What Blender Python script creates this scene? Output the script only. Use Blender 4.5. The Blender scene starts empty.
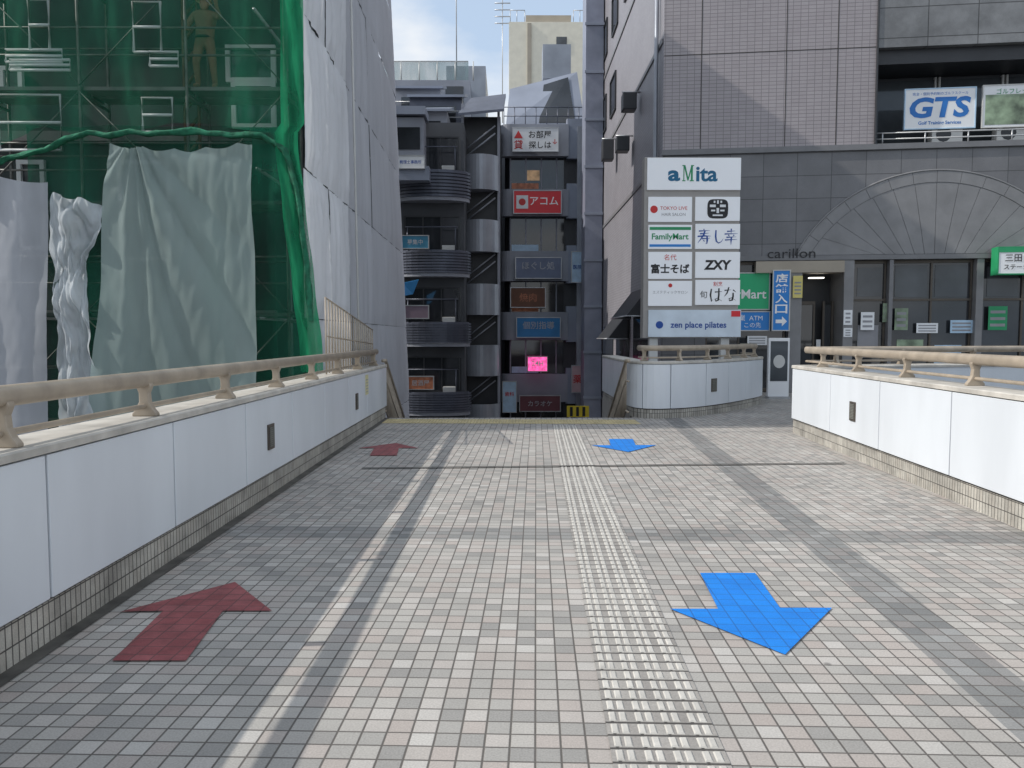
import bpy, bmesh, math, random
from mathutils import Vector, Matrix, Euler, noise
random.seed(4)
sc = bpy.context.scene
try:
    sc.view_settings.view_transform='Standard'; sc.view_settings.look='None'; sc.view_settings.exposure=0
except Exception: pass

# ---------------- camera ----------------
FP=769.0
TH=math.atan(48/FP); YAW=math.atan(4/FP)
cd=bpy.data.cameras.new("Camera"); cam=bpy.data.objects.new("Camera",cd); sc.collection.objects.link(cam)
cam.location=(0,0,1.6); cam.rotation_euler=(math.pi/2-TH,0,-YAW)
cd.sensor_width=36; cd.lens=FP/1024*36; cd.clip_end=1000; sc.camera=cam
RM=Euler((math.pi/2-TH,0,-YAW)).to_matrix()
EYE=Vector((0,0,1.6))
def ray(px,py): return RM@Vector(((px-512)/FP,-(py-384)/FP,-1))
def G(px,py,z=0.0):      # survey: point on the deck
    d=ray(px,py); t=(z-1.6)/d.z; return EYE+d*t
def A(px,py,Y):          # survey: point on the upright plane at distance Y
    d=ray(px,py); return EYE+d*(Y/d.y)

# ---------------- world ----------------
w=bpy.data.worlds.new("World"); sc.world=w; w.use_nodes=True
nt=w.node_tree; N=nt.nodes; L=nt.links
for n in list(N): N.remove(n)
SUN=Vector((-1,-.08,.8)).normalized()
sky=N.new('ShaderNodeTexSky'); sky.sky_type='NISHITA'; sky.sun_disc=False
sky.sun_elevation=math.asin(SUN.z); sky.sun_rotation=math.atan2(SUN.x,SUN.y)%(2*math.pi)
sky.air_density=1.0; sky.dust_density=2.0; sky.ozone_density=1.5
tc=N.new('ShaderNodeTexCoord'); mp=N.new('ShaderNodeMapping'); mp.inputs['Scale'].default_value=(1,1,2.2)
nz=N.new('ShaderNodeTexNoise'); nz.inputs['Scale'].default_value=4.0; nz.inputs['Detail'].default_value=6
cr=N.new('ShaderNodeValToRGB'); cr.color_ramp.elements[0].position=.40; cr.color_ramp.elements[0].color=(.0,.0,.0,1); cr.color_ramp.elements[1].position=.62
mx0=N.new('ShaderNodeMixRGB'); mx0.inputs[0].default_value=.62; mx0.inputs[2].default_value=(4.7,5.8,7.2,1)
mx=N.new('ShaderNodeMixRGB'); mx.inputs[2].default_value=(6.5,6.65,6.8,1)
bg=N.new('ShaderNodeBackground'); bg.inputs['Strength'].default_value=.145
out=N.new('ShaderNodeOutputWorld')
L.new(tc.outputs['Generated'],mp.inputs[0]); L.new(mp.outputs[0],nz.inputs['Vector']); L.new(nz.outputs['Fac'],cr.inputs[0])
L.new(sky.outputs[0],mx0.inputs[1]); L.new(cr.outputs[0],mx.inputs[0]); L.new(mx0.outputs[0],mx.inputs[1]); L.new(mx.outputs[0],bg.inputs[0]); L.new(bg.outputs[0],out.inputs[0])
sl=bpy.data.lights.new("Sun",'SUN'); sl.energy=3.7; sl.angle=math.radians(.5); sl.color=(1,.955,.89)
so=bpy.data.objects.new("Sun",sl); sc.collection.objects.link(so); so.location=(-20,-6,20)
so.rotation_euler=(-SUN).to_track_quat('-Z','Y').to_euler()

# ---------------- materials ----------------
def node(nt,t,**k):
    n=nt.nodes.new(t)
    for a,b in k.items(): setattr(n,a,b)
    return n
def mth(nt,op,a,b=None,c=None):
    n=nt.nodes.new('ShaderNodeMath'); n.operation=op
    for i,v in enumerate((a,b,c)):
        if v is None: continue
        if isinstance(v,(int,float)): n.inputs[i].default_value=v
        else: nt.links.new(v,n.inputs[i])
    return n.outputs[0]
def P(name,col,rough=.6,metal=0,var=.15,scale=2.0,bump=.1,bscale=30,stretch=(1,1,1),emis=0,spec=None):
    m=bpy.data.materials.new(name); m.use_nodes=True; nt=m.node_tree; b=nt.nodes['Principled BSDF']
    b.inputs['Roughness'].default_value=rough; b.inputs['Metallic'].default_value=metal
    if spec is not None: b.inputs['Specular IOR Level'].default_value=spec
    geo=node(nt,'ShaderNodeNewGeometry'); mp=node(nt,'ShaderNodeMapping'); mp.inputs['Scale'].default_value=stretch
    nt.links.new(geo.outputs['Position'],mp.inputs[0])
    n=node(nt,'ShaderNodeTexNoise'); n.inputs['Scale'].default_value=scale; n.inputs['Detail'].default_value=6
    nt.links.new(mp.outputs[0],n.inputs['Vector'])
    r=node(nt,'ShaderNodeMapRange'); r.inputs[1].default_value=.3; r.inputs[2].default_value=.7
    r.inputs[3].default_value=1-var; r.inputs[4].default_value=1+var*.6; nt.links.new(n.outputs['Fac'],r.inputs[0])
    mm=node(nt,'ShaderNodeVectorMath',operation='SCALE'); mm.inputs[0].default_value=col[:3]; nt.links.new(r.outputs[0],mm.inputs['Scale'])
    nt.links.new(mm.outputs[0],b.inputs['Base Color'])
    if bump:
        n2=node(nt,'ShaderNodeTexNoise'); n2.inputs['Scale'].default_value=bscale; n2.inputs['Detail'].default_value=4
        nt.links.new(mp.outputs[0],n2.inputs['Vector'])
        bp=node(nt,'ShaderNodeBump'); bp.inputs['Strength'].default_value=bump; bp.inputs['Distance'].default_value=.02
        nt.links.new(n2.outputs['Fac'],bp.inputs['Height']); nt.links.new(bp.outputs[0],b.inputs['Normal'])
    if emis:
        nt.links.new(mm.outputs[0],b.inputs['Emission Color']); b.inputs['Emission Strength'].default_value=emis
    return m
def GRID(name,axes,sx,sy,gap,ramp,grout,rot=0,rough=.6,bump=.3,stain=.25,stainscale=.6,bands=False,metal=0,spots=False):
    m=bpy.data.materials.new(name); m.use_nodes=True; nt=m.node_tree; b=nt.nodes['Principled BSDF']
    b.inputs['Roughness'].default_value=rough; b.inputs['Metallic'].default_value=metal
    geo=node(nt,'ShaderNodeNewGeometry'); sep=node(nt,'ShaderNodeSeparateXYZ'); nt.links.new(geo.outputs['Position'],sep.inputs[0])
    x=sep.outputs[axes[0]]; y=sep.outputs[axes[1]]
    if rot:
        c,s=math.cos(rot),math.sin(rot)
        u=mth(nt,'SUBTRACT',mth(nt,'MULTIPLY',x,c),mth(nt,'MULTIPLY',y,s))
        v=mth(nt,'ADD',mth(nt,'MULTIPLY',x,s),mth(nt,'MULTIPLY',y,c))
    else: u,v=x,y
    u=mth(nt,'DIVIDE',mth(nt,'ADD',u,100.0),sx); v=mth(nt,'DIVIDE',mth(nt,'ADD',v,100.0),sy)
    fu=mth(nt,'FRACT',u); fv=mth(nt,'FRACT',v)
    iu=mth(nt,'FLOOR',u); iv=mth(nt,'FLOOR',v)
    du=mth(nt,'MULTIPLY',mth(nt,'MINIMUM',fu,mth(nt,'SUBTRACT',1.0,fu)),sx)
    dv=mth(nt,'MULTIPLY',mth(nt,'MINIMUM',fv,mth(nt,'SUBTRACT',1.0,fv)),sy)
    d=mth(nt,'MINIMUM',du,dv)
    mr=node(nt,'ShaderNodeMapRange'); mr.inputs[1].default_value=gap*.35; mr.inputs[2].default_value=gap*.8; nt.links.new(d,mr.inputs[0])
    cmb=node(nt,'ShaderNodeCombineXYZ'); nt.links.new(iu,cmb.inputs[0]); nt.links.new(iv,cmb.inputs[1])
    wn=node(nt,'ShaderNodeTexWhiteNoise'); nt.links.new(cmb.outputs[0],wn.inputs['Vector'])
    rp=node(nt,'ShaderNodeValToRGB'); rp.color_ramp.interpolation='LINEAR'
    el=rp.color_ramp.elements
    for i,c in enumerate(ramp):
        p=i/(len(ramp)-1) if len(ramp)>1 else 0
        e=el[i] if i<2 else el.new(p)
        e.position=p; e.color=(*c,1)
    nt.links.new(wn.outputs['Value'],rp.inputs[0])
    col=rp.outputs[0]
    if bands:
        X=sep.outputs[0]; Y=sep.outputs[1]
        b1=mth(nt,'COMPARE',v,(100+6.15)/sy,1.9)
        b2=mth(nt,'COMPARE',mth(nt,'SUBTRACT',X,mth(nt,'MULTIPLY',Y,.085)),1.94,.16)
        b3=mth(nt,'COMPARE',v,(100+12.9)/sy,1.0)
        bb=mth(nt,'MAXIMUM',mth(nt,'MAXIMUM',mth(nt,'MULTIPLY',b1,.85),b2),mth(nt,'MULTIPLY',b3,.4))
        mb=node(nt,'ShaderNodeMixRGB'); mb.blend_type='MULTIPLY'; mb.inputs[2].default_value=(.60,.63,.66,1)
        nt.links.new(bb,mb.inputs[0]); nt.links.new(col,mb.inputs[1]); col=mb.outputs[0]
    n=node(nt,'ShaderNodeTexNoise'); n.inputs['Scale'].default_value=stainscale; n.inputs['Detail'].default_value=8; n.inputs['Roughness'].default_value=.65
    nt.links.new(geo.outputs['Position'],n.inputs['Vector'])
    r=node(nt,'ShaderNodeMapRange'); r.inputs[1].default_value=.3; r.inputs[2].default_value=.7; r.inputs[3].default_value=1-stain; r.inputs[4].default_value=1+stain*.5
    nt.links.new(n.outputs['Fac'],r.inputs[0])
    mg=node(nt,'ShaderNodeMixRGB'); mg.inputs[1].default_value=(*grout,1); nt.links.new(mr.outputs[0],mg.inputs[0]); nt.links.new(col,mg.inputs[2])
    vm=node(nt,'ShaderNodeVectorMath',operation='SCALE'); nt.links.new(mg.outputs[0],vm.inputs[0]); nt.links.new(r.outputs[0],vm.inputs['Scale'])
    src=vm.outputs[0]
    if spots:
        vo=node(nt,'ShaderNodeTexVoronoi'); vo.inputs['Scale'].default_value=1.7; vo.inputs['Randomness'].default_value=1
        nt.links.new(geo.outputs['Position'],vo.inputs['Vector'])
        rs=node(nt,'ShaderNodeMapRange'); rs.inputs[1].default_value=.025; rs.inputs[2].default_value=.045; rs.inputs[3].default_value=.5; rs.inputs[4].default_value=1
        nt.links.new(vo.outputs['Distance'],rs.inputs[0])
        vs_=node(nt,'ShaderNodeVectorMath',operation='SCALE'); nt.links.new(src,vs_.inputs[0]); nt.links.new(rs.outputs[0],vs_.inputs['Scale']); src=vs_.outputs[0]
    n3=node(nt,'ShaderNodeTexNoise'); n3.inputs['Scale'].default_value=120; n3.inputs['Detail'].default_value=3
    nt.links.new(geo.outputs['Position'],n3.inputs['Vector'])
    r3=node(nt,'ShaderNodeMapRange'); r3.inputs[1].default_value=.3; r3.inputs[2].default_value=.7; r3.inputs[3].default_value=.84; r3.inputs[4].default_value=1.1
    nt.links.new(n3.outputs['Fac'],r3.inputs[0])
    vm2=node(nt,'ShaderNodeVectorMath',operation='SCALE'); nt.links.new(src,vm2.inputs[0]); nt.links.new(r3.outputs[0],vm2.inputs['Scale'])
    nt.links.new(vm2.outputs[0],b.inputs['Base Color'])
    bp=node(nt,'ShaderNodeBump'); bp.inputs['Strength'].default_value=bump; bp.inputs['Distance'].default_value=.006
    hh=mth(nt,'ADD',mr.outputs[0],mth(nt,'MULTIPLY',wn.outputs['Value'],.3))
    hh=mth(nt,'ADD',hh,mth(nt,'MULTIPLY',n3.outputs['Fac'],.4))
    nt.links.new(hh,bp.inputs['Height']); nt.links.new(bp.outputs[0],b.inputs['Normal'])
    return m
def NET(name,col,alpha,trans=.5,scale=1.5,var=.3,avar=True):
    m=bpy.data.materials.new(name); m.use_nodes=True; nt=m.node_tree
    for n in list(nt.nodes): nt.nodes.remove(n)
    o=node(nt,'ShaderNodeOutputMaterial'); tr=node(nt,'ShaderNodeBsdfTransparent'); df=node(nt,'ShaderNodeBsdfDiffuse'); tl=node(nt,'ShaderNodeBsdfTranslucent')
    geo=node(nt,'ShaderNodeNewGeometry'); mp=node(nt,'ShaderNodeMapping'); mp.inputs['Scale'].default_value=(1,1,.25); nt.links.new(geo.outputs['Position'],mp.inputs[0])
    n=node(nt,'ShaderNodeTexNoise'); n.inputs['Scale'].default_value=scale; n.inputs['Detail'].default_value=7; nt.links.new(mp.outputs[0],n.inputs['Vector'])
    r=node(nt,'ShaderNodeMapRange'); r.inputs[1].default_value=.3; r.inputs[2].default_value=.7; r.inputs[3].default_value=1-var; r.inputs[4].default_value=1+var
    nt.links.new(n.outputs['Fac'],r.inputs[0])
    vm=node(nt,'ShaderNodeVectorMath',operation='SCALE'); vm.inputs[0].default_value=col; nt.links.new(r.outputs[0],vm.inputs['Scale'])
    nt.links.new(vm.outputs[0],df.inputs[0]); nt.links.new(vm.outputs[0],tl.inputs[0])
    m1=node(nt,'ShaderNodeMixShader'); m1.inputs[0].default_value=trans; nt.links.new(df.outputs[0],m1.inputs[1]); nt.links.new(tl.outputs[0],m1.inputs[2])
    m2=node(nt,'ShaderNodeMixShader')
    if avar:
        a=mth(nt,'MULTIPLY',r.outputs[0],alpha); a=mth(nt,'MINIMUM',a,1.0); nt.links.new(a,m2.inputs[0])
    else: m2.inputs[0].default_value=alpha
    nt.links.new(tr.outputs[0],m2.inputs[1]); nt.links.new(m1.outputs[0],m2.inputs[2]); nt.links.new(m2.outputs[0],o.inputs[0])
    return m

ROT=.0365
M={}
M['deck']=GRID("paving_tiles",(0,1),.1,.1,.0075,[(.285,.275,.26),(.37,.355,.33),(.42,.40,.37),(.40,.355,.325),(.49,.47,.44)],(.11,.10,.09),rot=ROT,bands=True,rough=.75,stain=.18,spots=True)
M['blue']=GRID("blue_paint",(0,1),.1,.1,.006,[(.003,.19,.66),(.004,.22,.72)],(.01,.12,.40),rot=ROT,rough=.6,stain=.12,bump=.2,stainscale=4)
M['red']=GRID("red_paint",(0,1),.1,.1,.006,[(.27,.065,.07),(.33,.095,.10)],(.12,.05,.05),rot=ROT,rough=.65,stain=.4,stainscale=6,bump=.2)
M['tact']=P("tactile_ceramic",(.52,.50,.46),rough=.55,var=.2,scale=6,bscale=90)
M['tactg']=GRID("tactile_base",(0,1),.11,.1,.012,[(.30,.28,.26),(.40,.38,.35)],(.065,.06,.055),rot=ROT,rough=.7)
M['yel']=P("yellow_tactile",(.50,.42,.24),rough=.7,var=.25,scale=4)
M['panel']=P("white_enamel_panel",(.66,.695,.735),rough=.35,var=.09,scale=1.6,bump=.02,bscale=3,stretch=(1,1,.3))
M['joint']=P("joint_rubber",(.05,.045,.04),rough=.8)
M['coping']=P("coping_stone",(.50,.475,.43),rough=.6,var=.25,scale=5)
M['ribs']=GRID("ribbed_base_tiles",(1,2),.05,.11,.007,[(.38,.36,.32),(.50,.48,.43),(.44,.41,.36)],(.07,.065,.06),stain=.5,stainscale=2.5)
M['ribs2']=GRID("ribbed_base_tiles_front",(0,2),.05,.11,.007,[(.36,.34,.30),(.50,.48,.43)],(.07,.065,.06),stain=.4,stainscale=2.5)
M['rail']=P("beige_rail_paint",(.38,.32,.25),rough=.42,var=.22,scale=5,bump=.05,metal=.1)
M['brown']=P("bronze_plate",(.10,.085,.07),rough=.4,metal=.4)
M['mesh']=GRID("vent_mesh",(1,2),.02,.02,.006,[(.22,.22,.19),(.3,.3,.26)],(.03,.03,.03))
M['dark']=P("dark_metal",(.035,.037,.042),rough=.45)
M['darkgrey']=P("dark_grey_wall",(.075,.08,.09),rough=.6,var=.25,scale=.8)
M['steel']=P("galvanised_steel",(.45,.46,.47),rough=.4,metal=.5)
M['silver']=P("silver_cladding",(.32,.34,.38),rough=.35,metal=.3,var=.2,scale=.9)
M['louv']=P("louvre_metal",(.10,.11,.145),rough=.4,metal=.3,var=.2)
M['glass']=P("dark_glass",(.03,.033,.038),rough=.05,var=.6,scale=.7,bump=.02,bscale=.8,spec=.8)
M['glassg']=P("grey_glass",(.08,.09,.10),rough=.08,var=.5,scale=.7,bump=.02,bscale=1)
M['concrete']=P("concrete",(.25,.25,.25),rough=.8,var=.2,scale=.7)
M['asphalt']=P("asphalt",(.05,.05,.052),rough=.85,scale=1)
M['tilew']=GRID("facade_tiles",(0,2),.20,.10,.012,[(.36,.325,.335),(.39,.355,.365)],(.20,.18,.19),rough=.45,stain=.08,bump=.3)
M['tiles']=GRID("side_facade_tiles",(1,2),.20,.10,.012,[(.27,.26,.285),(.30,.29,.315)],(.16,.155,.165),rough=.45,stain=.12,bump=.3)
M['stone']=GRID("granite_panels",(0,2),.9,.62,.014,[(.15,.15,.158),(.185,.185,.193)],(.06,.06,.06),rough=.42,stain=.18,stainscale=1.2,bump=.2)
M['stonel']=P("light_granite",(.23,.228,.232),rough=.42,var=.16,scale=2)
M['stonem']=P("mid_granite",(.185,.185,.192),rough=.42,var=.12,scale=3)
M['fascia']=GRID("fascia_panels",(0,2),1.25,.8,.02,[(.20,.205,.21),(.235,.24,.245)],(.06,.06,.06),rough=.5,stain=.35,stainscale=1.5)
M['white']=P("white_sign",(.80,.81,.82),rough=.35,var=.03,bump=0)
M['whitelit']=P("lit_white_sign",(.78,.80,.83),rough=.35,var=.02,bump=0,emis=.12)
M['offw']=P("off_white_metal",(.58,.58,.56),rough=.45,var=.08)
M['cream']=P("cream_wall",(.40,.35,.28),rough=.6,var=.15,scale=1)
M['beige']=P("beige_building",(.80,.75,.62),rough=.7,var=.08)
M['bluel']=P("blue_grey_panels",(.27,.30,.37),rough=.45,var=.15,scale=.7)
M['cfac']=P("grey_blue_wall",(.29,.305,.35),rough=.55,var=.2,scale=.6)
M['green']=P("sign_green",(.01,.36,.15),rough=.4,var=.03,bump=0,emis=.1)
M['sblue']=P("sign_blue",(.015,.19,.55),rough=.4,var=.03,bump=0,emis=.1)
M['lblue']=P("pale_blue_sign",(.45,.62,.78),rough=.4,var=.15,scale=4,bump=0)
M['sred']=P("sign_red",(.62,.02,.03),rough=.4,var=.03,bump=0,emis=.05)
M['black']=P("ink_black",(.012,.012,.014),rough=.5,bump=0)
M['teal']=P("ink_teal",(.005,.13,.26),rough=.5,bump=0)
M['navy']=P("ink_blue",(.01,.07,.33),rough=.5,bump=0)
M['gts']=P("ink_mid_blue",(.02,.17,.52),rough=.5,bump=0)
M['igreen']=P("ink_green",(.02,.30,.12),rough=.5,bump=0)
M['ired']=P("ink_red",(.6,.03,.03),rough=.5,bump=0)
M['igrey']=P("ink_grey",(.30,.30,.32),rough=.5,bump=0)
M['iwhite']=P("ink_white",(.85,.85,.85),rough=.5,bump=0,emis=.05)
M['idull']=P("faded_ink_white",(.42,.43,.46),rough=.5,bump=0)
M['pink']=P("pink_screen",(1.0,.12,.42),rough=.3,bump=0,emis=1.1,var=.5,scale=6)
M['lamp']=P("ceiling_light",(1,.95,.85),rough=.5,bump=0,emis=3)
M['warm']=P("warm_window",(.7,.45,.25),rough=.5,bump=0,emis=.15,var=.5,scale=3)
M['orange']=P("orange_board",(.40,.15,.08),rough=.5,bump=0,emis=.06,var=.5,scale=5)
M['yellow']=P("yellow_paint",(.75,.55,.03),rough=.5,bump=0)
M['photo']=P("poster_picture",(.25,.33,.22),rough=.4,bump=0,var=.7,scale=3)
M['cyan']=P("blue_tarp",(.04,.28,.62),rough=.5,bump=.1)
M['netg']=NET("green_net",(.035,.24,.14),.40,.5,var=.35)
M['netd']=NET("dark_green_net",(.020,.14,.085),.55,.45,var=.4)
M['netrope']=P("bunched_green_net",(.015,.15,.08),rough=.9,var=.5,scale=8,bump=.8,bscale=25)
M['tarp']=NET("pale_tarpaulin",(.44,.54,.52),.76,.4,scale=1.2,var=.08)
M['tarpw']=NET("white_tarpaulin",(.66,.70,.73),.86,.4,scale=2.5,var=.15)
M['sheet']=NET("white_sheet",(.83,.84,.87),1.0,.22,scale=1.2,var=.06,avar=False)
M['sheetg']=NET("grey_sheet",(.62,.63,.67),1.0,.2,scale=.9,var=.06,avar=False)
M['tan']=NET("grey_mesh_panel",(.42,.39,.34),.38,.3,scale=4,var=.08)
M['skin']=P("skin",(.5,.3,.2),rough=.6,bump=0)
M['wear']=P("work_clothes",(.24,.16,.10),rough=.85,var=.2,scale=8)
M['helmet']=P("yellow_helmet",(.9,.80,.48),rough=.3,bump=0,var=.05)
M['plank']=P("scaffold_plank",(.18,.18,.17),rough=.6,metal=.2,var=.4)
M['oldsteel']=P("dark_scaffold_steel",(.15,.15,.14),rough=.5,metal=.4,var=.4,scale=6)
M['siteback']=P("site_wall",(.065,.08,.08),rough=.8,var=.5,scale=.8)

# ---------------- geometry helpers ----------------
WM={}
def thing(name,label,cat,loc=(0,0,0),group=None,rotz=0):
    o=bpy.data.objects.new(name,None); sc.collection.objects.link(o); o.empty_display_size=.2
    mw=Matrix.Translation(Vector(loc))@Matrix.Rotation(rotz,4,'Z')
    o.matrix_basis=mw; WM[o.name]=mw
    o["label"]=label; o["category"]=cat
    if group: o["group"]=group
    return o
def mesh(name,verts,faces,mat,parent=None,frame=None,smooth=False,bevel=0,label=None,structure=False,solid=0):
    me=bpy.data.meshes.new(name)
    vs=[Vector(v) for v in verts]
    if frame is not None: vs=[frame@v for v in vs]
    if parent is not None:
        inv=WM[parent.name].inverted(); vs=[inv@v for v in vs]
    loc=Vector((0,0,0))
    if parent is None:
        loc=sum(vs,Vector())/len(vs); loc.z=min(v.z for v in vs); vs=[v-loc for v in vs]
    me.from_pydata(vs,[],faces)
    bm=bmesh.new(); bm.from_mesh(me)
    if not solid and len(faces)>1: bmesh.ops.recalc_face_normals(bm,faces=bm.faces)
    bm.to_mesh(me); bm.free()
    if isinstance(mat,str): mat=M[mat]
    me.materials.append(mat)
    if smooth:
        for p in me.polygons: p.use_smooth=True
    o=bpy.data.objects.new(name,me); sc.collection.objects.link(o)
    if parent is not None:
        o.parent=parent; WM[o.name]=WM[parent.name]
    else:
        o.location=loc; WM[o.name]=Matrix.Translation(loc)
    if bevel:
        b=o.modifiers.new("bevel",'BEVEL'); b.width=bevel; b.segments=2; b.limit_method='ANGLE'
    if solid:
        s=o.modifiers.new("solid",'SOLIDIFY'); s.thickness=solid
    if label: o["label"]=label
    if structure: o["kind"]="structure"
    return o
def boxg(x0,x1,y0,y1,z0,z1,V=None,Fc=None):
    V=[] if V is None else V; Fc=[] if Fc is None else Fc
    n=len(V)
    V+= [(x0,y0,z0),(x1,y0,z0),(x1,y1,z0),(x0,y1,z0),(x0,y0,z1),(x1,y0,z1),(x1,y1,z1),(x0,y1,z1)]
    Fc+=[tuple(n+i for i in f) for f in ((0,3,2,1),(4,5,6,7),(0,1,5,4),(1,2,6,5),(2,3,7,6),(3,0,4,7))]
    return V,Fc
def box(name,x0,x1,y0,y1,z0,z1,mat,parent=None,**k):
    V,Fc=boxg(x0,x1,y0,y1,z0,z1); return mesh(name,V,Fc,mat,parent,**k)
def boxes(name,L_,mat,parent=None,**k):
    V,Fc=[],[]
    for b in L_: boxg(*b,V,Fc)
    return mesh(name,V,Fc,mat,parent,**k)
def eachbox(name,L_,mat,parent=None,**k):
    return [box(name,*b,mat,parent,**k) for b in L_]
def prism(name,poly,z0,z1,mat,parent=None,**k):
    n=len(poly); V=[(p[0],p[1],z0) for p in poly]+[(p[0],p[1],z1) for p in poly]
    Fc=[tuple(range(n))[::-1],tuple(range(n,2*n))]+[(i,(i+1)%n,n+(i+1)%n,n+i) for i in range(n)]
    return mesh(name,V,Fc,mat,parent,**k)
def tubeg(pts,r,seg=8,V=None,Fc=None,rz=None):
    V=[] if V is None else V; Fc=[] if Fc is None else Fc
    pts=[Vector(p) for p in pts]; base=len(V)
    for i,p in enumerate(pts):
        d=(pts[min(i+1,len(pts)-1)]-pts[max(i-1,0)]).normalized()
        up=Vector((0,0,1)) if abs(d.z)<.95 else Vector((1,0,0))
        s=d.cross(up).normalized(); t=s.cross(d).normalized()
        for k in range(seg):
            a=2*math.pi*k/seg
            V.append(tuple(p+s*math.cos(a)*r+t*math.sin(a)*(rz or r)))
    for i in range(len(pts)-1):
        for k in range(seg):
            a=base+i*seg+k; b=base+i*seg+(k+1)%seg
            Fc.append((a,b,b+seg,a+seg))
    Fc.append(tuple(range(base,base+seg))[::-1]); e=base+(len(pts)-1)*seg; Fc.append(tuple(range(e,e+seg)))
    return V,Fc
def tube(name,pts,r,mat,parent=None,seg=10,rz=None,**k):
    V,Fc=tubeg(pts,r,seg,rz=rz); return mesh(name,V,Fc,mat,parent,smooth=True,**k)
def tubes(name,L_,r,mat,parent=None,seg=6,**k):
    V,Fc=[],[]
    for a in L_: tubeg(a,r,seg,V,Fc)
    return mesh(name,V,Fc,mat,parent,smooth=True,**k)
def plen(path):
    s=[0]
    for a,b in zip(path,path[1:]): s.append(s[-1]+(Vector(b)-Vector(a)).length)
    return s
def pat(path,s):
    S=plen(path)
    for i in range(len(path)-1):
        if s<=S[i+1] or i==len(path)-2:
            a,b=Vector(path[i]),Vector(path[i+1]); t=(s-S[i])/max(1e-6,S[i+1]-S[i])
            return a.lerp(b,t),(b-a).normalized()
def sub(path,s0,s1):
    S=plen(path); r=[pat(path,s0)[0]]
    for p,s in zip(path,S):
        if s0+.01<s<s1-.01: r.append(Vector(p))
    r.append(pat(path,s1)[0]); return r
def sweepg(path,prof,V=None,Fc=None):
    V=[] if V is None else V; Fc=[] if Fc is None else Fc
    path=[Vector((p[0],p[1],p[2] if len(p)>2 else 0)) for p in path]; n=len(prof); base=len(V)
    for i,p in enumerate(path):
        d1=(path[i]-path[i-1]) if i>0 else (path[1]-path[0]); d2=(path[i+1]-path[i]) if i<len(path)-1 else d1
        d1=Vector((d1.x,d1.y)).normalized(); d2=Vector((d2.x,d2.y)).normalized()
        d=(d1+d2).normalized(); nn=Vector((-d.y,d.x)); k=1/max(.5,d.dot(d1))
        for (a,z) in prof: V.append((p.x+nn.x*a*k,p.y+nn.y*a*k,p.z+z))
    for i in range(len(path)-1):
        for k in range(n):
            a=base+i*n+k; b=base+i*n+(k+1)%n; Fc.append((a,b,b+n,a+n))
    Fc.append(tuple(range(base,base+n))[::-1]); e=base+(len(path)-1)*n; Fc.append(tuple(range(e,e+n)))
    return V,Fc
def sweep(name,path,prof,mat,parent,**k):
    V,Fc=sweepg(path,prof); return mesh(name,V,Fc,mat,parent,**k)
def rect(n0,n1,z0,z1): return [(n0,z0),(n1,z0),(n1,z1),(n0,z1)]
def chaikin(p,k=2):
    p=[Vector(q) for q in p]
    for _ in range(k):
        r=[p[0]]
        for a,b in zip(p,p[1:]): r+=[a.lerp(b,.25),a.lerp(b,.75)]
        r.append(p[-1]); p=r
    return p
def letters(body,c,wd,ht,mat,parent,frame=None,name="lettering",shear=0,bold=0,stretch=False,space=1.0):
    """text facing -Y in the frame, centred at c, fitted inside wd x ht"""
    cu=bpy.data.curves.new("t",'FONT'); cu.body=body
    cu.align_x='CENTER'; cu.shear=shear; cu.offset=bold; cu.resolution_u=3; cu.space_line=.95; cu.space_character=space
    to=bpy.data.objects.new("t",cu); sc.collection.objects.link(to)
    bpy.context.view_layer.update()
    ev=to.evaluated_get(bpy.context.evaluated_depsgraph_get()); me=bpy.data.meshes.new_from_object(ev)
    vs=[v.co.copy() for v in me.vertices]; fs=[tuple(p.vertices) for p in me.polygons]
    bpy.data.objects.remove(to); bpy.data.curves.remove(cu); bpy.data.meshes.remove(me)
    if not vs: return None
    x0=min(v.x for v in vs); x1=max(v.x for v in vs); y0=min(v.y for v in vs); y1=max(v.y for v in vs)
    sx=wd/max(1e-4,x1-x0); sy=ht/max(1e-4,y1-y0)
    if not stretch: sx=sy=min(sx,sy)
    V=[(c[0]+(v.x-(x0+x1)/2)*sx,c[1],c[2]+(v.y-(y0+y1)/2)*sy) for v in vs]
    return mesh(name,V,fs,mat,parent,frame=frame)
def stroke(pts,wds,c,sx,sz):
    """one brush stroke: ribbon with varying width in the XZ plane"""
    P_=[Vector((p[0]*sx,0,p[1]*sz)) for p in pts]; Lf,Rt=[],[]
    for i,p in enumerate(P_):
        d=(P_[min(i+1,len(P_)-1)]-P_[max(i-1,0)]).normalized(); n=Vector((-d.z,0,d.x))*wds[i]*.5
        Lf.append(p+n+Vector(c)); Rt.append(p-n+Vector(c))
    m=len(P_); return Lf+Rt,[(i,i+1,m+i+1,m+i) for i in range(m-1)]
def cloth(name,f,nu,nv,mat,parent=None,**k):
    V=[tuple(f(i/nu,j/nv)) for j in range(nv+1) for i in range(nu+1)]
    Fc=[(j*(nu+1)+i,j*(nu+1)+i+1,(j+1)*(nu+1)+i+1,(j+1)*(nu+1)+i) for j in range(nv) for i in range(nu)]
    return mesh(name,V,Fc,mat,parent,smooth=True,**k)
def nse(x,y,z=0): return noise.noise(Vector((x,y,z)))
def crease(x,y,z=0): return 1-abs(2*nse(x,y,z))

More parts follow.
